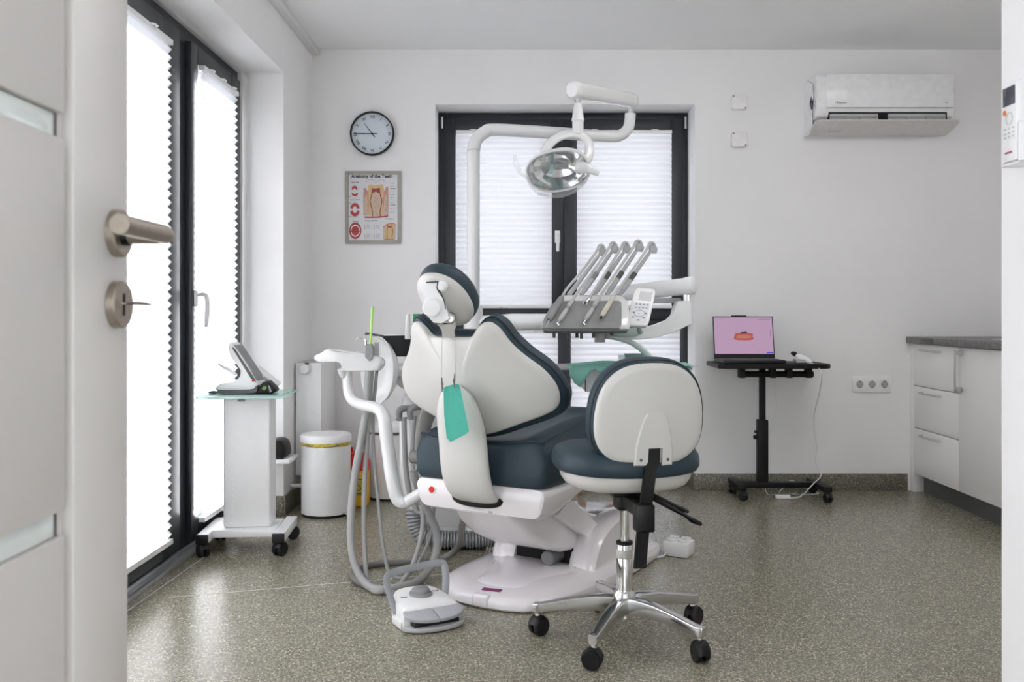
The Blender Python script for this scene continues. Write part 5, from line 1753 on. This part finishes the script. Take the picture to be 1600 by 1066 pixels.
# knuckle and swept lower arm
P = [(1061, 470), (1079, 470), (1082, 480), (1082, 506), (1060, 517), (1030, 527), (1000, 531), (965, 531.5), (940, 528), (941, 516), (965, 516), (1000, 514), (1025, 508), (1045, 500), (1053, 492), (1057, 478)]
q = [at(x, y, 3.93) for x, y in P]
MB().prism(q, (0, .075, 0), .025).build('swept_arm', white_m, de, ang=40)
hn = MB().tube([at(952, 519.5, 3.905), at(970, 519.8, 3.90), at(990, 519.3, 3.905), at(1003, 517, 3.91)], [.019, .020, .0195, .012], 14, 4)
hn = hn.build('grip', M('pale_green_grip', (0.60, 0.68, 0.66), 0.4), de)
MB().cyl(at(955, 520, 3.888), at(955, 520, 3.880), .011, 18).build('grip_screw', dark_m, hn)
# tray body: leaning block with a grey mat in front
bo0 = [at(846, 513, 3.66), at(981, 511, 3.66), at(986, 505, 3.86), at(852, 505, 3.86)]
m = MB()
lowz, topz = .985, 1.118
ringL = []
def quad(x0, x1, y0, y1, z, r):
    return [Vector(((x0 + x1) / 2 + p.x, (y0 + y1) / 2 + p.y, z)) for p in rrect(x1 - x0, y1 - y0, r, 4)]
xl0, xr0 = at(846, 513, 3.68).x, at(984, 513, 3.68).x
xl1, xr1 = at(877, 463, 3.86).x, at(975, 463, 3.86).x
rings = [quad(xl0 + .012, xr0 - .006, 3.675, 3.90, .975, .02), quad(xl0, xr0, 3.665, 3.91, .983, .02), quad(xl0 + .004, xr0 + .004, 3.672, 3.915, 1.0, .02), quad(xl0 + .035, xr0 + .008, 3.72, 3.93, 1.05, .022), quad(xl0 + .065, xr0 + .004, 3.77, 3.94, 1.095, .022), quad(xl0 + .08, xr0 - .010, 3.80, 3.94, 1.115, .022), quad(xl0 + .095, xr0 - .025, 3.82, 3.93, 1.121, .02)]
MB().loft(rings).build('tray_body', gloss_m, de, ang=50)
def fy(z):
    return 3.672 + (z - 1.0) / .095 * .098
mp = [(xl0 + .001, .982), (xr0 - .045, .982), (xr0 - .035, 1.0), (xr0 - .027, 1.06), (xr0 - .026, 1.085), (xr0 - .034, 1.092), (xl0 + .062, 1.092), (xl0 + .042, 1.075), (xl0 + .01, 1.02)]
MB().prism([Vector((x, fy(z) - .004, z)) for x, z in mp], (0, -.004, .004)).build('grey_mat', mat_m, de)
MB().prism([Vector((x, y, z)) for x, y, z in ((xl0 + .002, 3.668, .981), (xl0 + .045, 3.745, 1.073), (xl0 + .062, 3.77, 1.09), (xl0 + .085, 3.86, 1.09), (xl0 + .03, 3.86, 1.0), (xl0 - .001, 3.86, .984))], (-.004, 0, 0)).build('end_mat', mat_m, de)
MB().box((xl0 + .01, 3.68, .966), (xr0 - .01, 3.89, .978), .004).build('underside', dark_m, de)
for k, px in enumerate((866, 889, 902, 909, 928)):
    a = at(px, 519, 3.72)
    MB().cyl((a.x, 3.74, .968), (a.x, 3.74, .968 - (.022 if k % 2 == 0 else .026)), .0065, 12).build('hose_stub', dark_m if k != 2 else black_m, de)
a = at(937, 520, 3.80)
MB().cyl((a.x, 3.80, .97), (a.x, 3.80, .925), .022, 18).cyl((a.x + .03, 3.80, .97), (a.x + .03, 3.80, .94), .012, 14).build('swivel', grey_m, de)
whip_m = M('whip_grey', (0.47, 0.47, 0.465), 0.4, var=.03)
# instrument whips
heads = [(941, 392), (960, 388), (979, 388), (999, 385), (1020, 388)]
bases = [(889, 461), (908, 461), (928, 461), (948, 461), (967, 462)]
for k in range(5):
    h_, b_ = heads[k], bases[k]
    B, Hh = at(*b_, 3.87), at(*h_, 3.96)
    ax_ = (Hh - B)
    m = MB()
    m.tube([B, B.lerp(Hh, .35), B.lerp(Hh, .7), B.lerp(Hh, .86)], [.0125, .0115, .0105, .0095], 12, 3, flat=(1.0, .8, (0, 1, 0)))
    w = m.build('whip_arm', whip_m, de)
    f0, f1 = B.lerp(Hh, .80), B.lerp(Hh, 1.0)
    sdv = Vector((.76, 0, .65))
    MB().tube([f0, f0.lerp(f1, .5) - sdv * .010, f1 - sdv * .003], .0048, 8, 3).tube([f0, f0.lerp(f1, .5) + sdv * .012, f1 + sdv * .008], .0048, 8, 3).build('whip_fork', whip_m, w)
    MB().prism([at(h_[0] + dx, h_[1] + dy, 3.945) for dx, dy in ((-5, 6), (-5, -2), (-1, -8), (4, -8), (8, 2), (6, 8), (1, 8))], (0, .028, 0), .08).build('whip_head', grey_m, w)
    g0, g1 = B.lerp(Hh, .10), B.lerp(Hh, .34)
    if k != 0:
        MB().tube([B.lerp(Hh, .10), B.lerp(Hh, .32)], .0135, 12, flat=(1.05, .85, (0, 1, 0))).build('whip_sleeve', grey_m, w)
        MB().tube([B.lerp(Hh, .30), B.lerp(Hh, .46)], .0130, 12, flat=(1.05, .85, (0, 1, 0))).build('whip_grip', dark_m if k > 1 else mid_m, w)
# handpieces with their hoses
tops = [(879, 463), (895, 469), (920, 468), (935, 468), (958, 465)]
tips = [(852, 512), (871, 506), (914, 474), (912, 505), (938, 498)]
labs = ['dark grey three-way syringe, leftmost on the delivery unit', 'slim grey handpiece, second from left on the delivery unit', 'short chrome-ended hose coupling, middle of the delivery unit', 'slim silver handpiece, second from right on the delivery unit', 'ivory coloured handpiece, rightmost on the delivery unit']
for k in range(5):
    ytop = 3.745 if k != 2 else 3.76
    a, b = at(*tops[k], ytop), at(*tips[k], 3.652 if k != 2 else 3.74)
    hp_ = thing('dental_handpiece', labs[k], 'handpiece', b, group='handpieces on the delivery unit')
    hx, hy2 = heads[k]
    mid1, mid2 = at(hx - 11, hy2 + 4, 3.93), at(hx - 34, hy2 + 34, 3.86)
    m = MB().tube([at(hx + 3, hy2 - 2, 3.95), at(hx + 1, hy2 - 8, 3.945), at(hx - 5, hy2 - 8, 3.94), mid1, at((hx - 11 + tops[k][0]) / 2 - 1, (hy2 + 4 + tops[k][1]) / 2 + 1, 3.85), at(tops[k][0] + 7, tops[k][1] - 12, 3.78), a], .0058, 10, 6)
    m.build('hose', whip_m, hp_)
    if k == 2:
        MB().tube([a, a.lerp(b, 1.0)], .008, 14).build('body', M('bright_steel', (.6, .6, .6), .2, metal=1.0), hp_)
        MB().tube([b + Vector((math.cos(t) * .008, -.004, math.sin(t) * .009)) for t in [i * math.pi / 6 for i in range(12)]], .0022, 8, loop=True).build('ring', chrome_m, hp_)
        continue
    mt = (mid_m, whip_m, None, whip_m, ivory_m)[k]
    rr = ([.007, .013, .013, .011, .005], [.007, .0095, .009, .010, .005], None, [.007, .0095, .009, .010, .004], [.008, .0095, .0105, .0105, .006])[k]
    e_ = .72 if k in (0,) else .9
    MB().tube([a, a.lerp(b, .12), a.lerp(b, .45), a.lerp(b, .75), a.lerp(b, e_)], rr, 14, 4).build('body', mt, hp_)
    MB().tube([a.lerp(b, e_ - .03), a.lerp(b, 1.0)], [.0045, .0022], 10).build('tip', (chrome_m, whip_m, None, chrome_m, black_m)[k], hp_)
    if k in (1, 3):
        MB().cyl(a.lerp(b, .99) + Vector((-.003, 0, .004)), a.lerp(b, .99) + Vector((.003, 0, -.008)), .0065, 12).build('head', chrome_m, hp_)
        for t in (.3, .34, .38):
            MB().tube([a.lerp(b, t), a.lerp(b, t + .02)], .0102, 12).build('knurl', mid_m, hp_)

# keypad
kp = thing('control_keypad', 'white control keypad with small display beside the handpieces', 'keypad', at(1000, 512, 3.80))
k0 = {'tl': at(992, 449, 3.86), 'tr': at(1026.5, 451, 3.86), 'br': at(1012, 510.5, 3.76), 'bl': at(979.5, 506.5, 3.76)}
kc_ = sum(k0.values(), Vector()) / 4
kx = ((k0['tr'] - k0['tl']) + (k0['br'] - k0['bl'])) / 2
ky_ = ((k0['tl'] - k0['bl']) + (k0['tr'] - k0['br'])) / 2
kn = kx.cross(ky_).normalized()
if kn.y > 0:
    kn = -kn


def kq(a, b, c=0.0):
    return kc_ + kx * a + ky_ * b + kn * c


P = [kq(p.x, p.y) for p in rrect(1.0, 1.0, .16, 5)]
MB().prism([p - kn * .022 for p in P], kn * .022, .04).build('case', white_m, kp)


def kpad(x0, y0, x1, y1, mat, name, th=.001, par=None):
    MB().prism([kq(x0, y0, .0001), kq(x1, y0, .0001), kq(x1, y1, .0001), kq(x0, y1, .0001)], kn * th).build(name, mat, par or kp)


kpad(-.22, .16, .36, .40, lcd_m, 'display')
kpad(-.40, -.42, .36, .10, M('keypad_film', (.66, .68, .72), .35), 'key_film', .0006)
kd = M('key_print', (.14, .15, .18), .5)
for j in range(4):
    x = -.30 + j * .165
    kpad(x, .035, x + .09, .055, kd, 'key_mark', .0012)
    kpad(x, -.055, x + .09, -.045, kd, 'key_mark', .0012)
    kpad(x, -.030, x + .09, -.022, kd, 'key_mark', .0012)
    kpad(x, -.055, x + .012, -.022, kd, 'key_mark', .0012)
    kpad(x + .03, .06, x + .06, .068, kd, 'key_mark', .0012)
for x, y in ((-.33, -.31), (.16, -.31), (-.05, -.38), (-.34, -.19), (.22, -.19)):
    kpad(x, y, x + .09, y + .03, kd, 'key_mark', .0012)
MB().tube([kq(-.03 + .24 * math.cos(t), -.19 + .085 * math.sin(t), .0012) for t in [i * math.pi / 12 for i in range(24)]], .0006, 5, loop=True).build('key_ring', kd, kp)
kpad(-.045, -.20, -.015, -.185, kd, 'key_mark', .0012)
MB().tube([kq(.0, -.40, -.012), at(1000, 519, 3.87)], .010, 10).build('stalk', grey_m, kp)

# ------------------------------------------------------------------ lower instrument tray with the drape
it = thing('instrument_tray', 'instrument tray on a curved white arm below the delivery unit', 'tray', at(980, 585, 3.95))
MB().tube([at(938, 523, 3.80), at(946, 526, 3.82), at(965, 529, 3.85), at(987, 536, 3.88), at(1004, 547, 3.90), at(1014, 560, 3.92), at(1018, 572, 3.93)], [.012, .012, .0125, .014, .016, .018, .018], 14, 4, flat=(.8, 1.2, (0, 0, 1))).build('curved_arm', gloss_m, it)
tz = .822
MB().box((.170, 3.82, tz - .012), (.725, 4.10, tz), .004).build('tray_plate', grey_m, it)
bx0, bx1 = at(904, 600, 3.92).x, at(990, 600, 3.92).x
MB().prism([Vector((x, 3.88, z)) for x, z in ((bx0, tz - .013), (bx1, tz - .013), (bx1, .715), (bx0 + .03, .715), (bx0 + .005, .735))], (0, .16, 0), .01).build('pocket', white_m, it)
MB().box((at(914.5, 600, 3.88).x - .0015, 3.876, .716), (at(914.5, 600, 3.88).x + .0015, 3.882, tz - .02)).build('pocket_joint', shade_m, it)
# drape: cloth over the tray, hanging at its left end
dp = MB()
n, mrows = 26, 12
vs, fs = [], []
for i in range(n):
    t = i / (n - 1)
    for j in range(mrows):
        s = j / (mrows - 1)
        x = .215 + t * .528
        y = 3.766 + s * .32
        z = tz + .004 + .018 * math.exp(-((t - .35) / .22) ** 2) * (1 - s * .6) + .003 * math.sin(9 * t + 5 * s)
        if s < .15:
            k = (.15 - s) / .15
            y = 3.812 - .006 * math.sin(7 * t) * k - .020 * k
            hang = .080 * math.exp(-((t - .075) / .07) ** 2) + .042 * math.exp(-((t - .27) / .06) ** 2) + .010 * (t < .6)
            z -= hang * k
        vs.append(Vector((x, y, z)))
for i in range(n - 1):
    for j in range(mrows - 1):
        fs.append([i * mrows + j, (i + 1) * mrows + j, (i + 1) * mrows + j + 1, i * mrows + j + 1])
dp.add(vs, fs)
dpo = dp.single('teal_drape', teal2_m, 'teal paper drape spread over the instrument tray', 'drape', ang=80)
sol = dpo.modifiers.new('thickness', 'SOLIDIFY')
sol.thickness = .0012
a = at(977, 553, 3.97)
b = at(1004, 566, 3.97)
MB().box((a.x, 3.95, tz + .028), (b.x, 4.02, a.z), .002).single('grey_green_box', M('grey_green', (.22, .30, .29), .5), 'small grey green box standing on the draped tray', 'box')
a = at(966, 556, 3.94)
b = at(973, 568, 3.94)
MB().box((a.x, 3.92, tz + .026), (b.x + .006, 3.94, a.z + .004), .002).single('white_packet', white_m, 'tiny white packet standing on the draped tray', 'packet')
MB().tube([at(1086, 570.5, 3.9), at(1091, 571, 3.9), at(1096, 570.5, 3.9)], .0012, 6).single('steel_probe', chrome_m, 'thin steel probe poking past the stool backrest from the tray', 'probe')

# ================================================================== small things on the floor
pw = thing('power_strip', 'white two-outlet power block on the floor right of the stool', 'power block', (.70, 3.98, 0))
pa = Matrix.Translation((.700, 4.0, 0)) @ Matrix.Rotation(math.radians(-30), 4, 'Z')
MB().box((-.055, -.05, .001), (.055, .05, .062), .005, mat=pa).build('case', white_m, pw)
for x, y in ((-.028, -.022), (.024, -.022), (-.028, .024), (.024, .024)):
    c = pa @ Vector((x, y, .060))
    MB().lathe([(.0001, 0), (.019, 0), (.021, .004), (.021, .012), (.018, .014), (.018, .006), (.0001, .006)], c, (0, 0, 1), 20).build('outlet', white_m, pw)
MB().tube([pa @ Vector((-.05, -.01, .03)), Vector((.63, 3.96, .008)), Vector((.58, 3.93, .006)), Vector((.52, 3.92, .006)), Vector((.50, 3.95, .03))], .0042, 8, 5).build('cord', white_m, pw)
# low white utility box behind the chair base
ub = thing('utility_box', 'low white floor box behind the dental chair base', 'floor box', (.36, 4.55, 0))
m = MB()
P = [Vector((x, y, 0)) for x, y in ((.20, 4.42), (.42, 4.30), (.60, 4.44), (.58, 4.86), (.24, 4.86))]
c = sum(P, Vector()) / 5
MB().loft([[c + (p - c) * k + Vector((0, 0, z)) for p in P] for k, z in ((1, .001), (1, .05), (.95, .060))]).build('case', gloss_m, ub)
MB().prism([c + (p - c) * .6 + Vector((0.02, .05, .0602)) for p in cr(P, 3)], (0, 0, .002)).build('lid', grey_m, ub)
# wooden-legged footstool by the back window
ws = thing('footstool', 'small footstool with orange wooden legs by the back window', 'footstool', (.47, 5.34, 0))
MB().prism([Vector((.48 + p.x, 5.44 + p.y, .33)) for p in rrect(.34, .34, .06)], (0, 0, .08), .08).build('seat', white_m, ws)
for x, y in ((.365, 5.34), (.61, 5.34), (.365, 5.58), (.61, 5.58)):
    dx, dy = (.02 if x > .48 else -.02), 0
    MB().tube([(x + dx * .3, y, .003), (x - dx, y, .34)], [.017, .022], 14).build('leg', wood_m, ws)
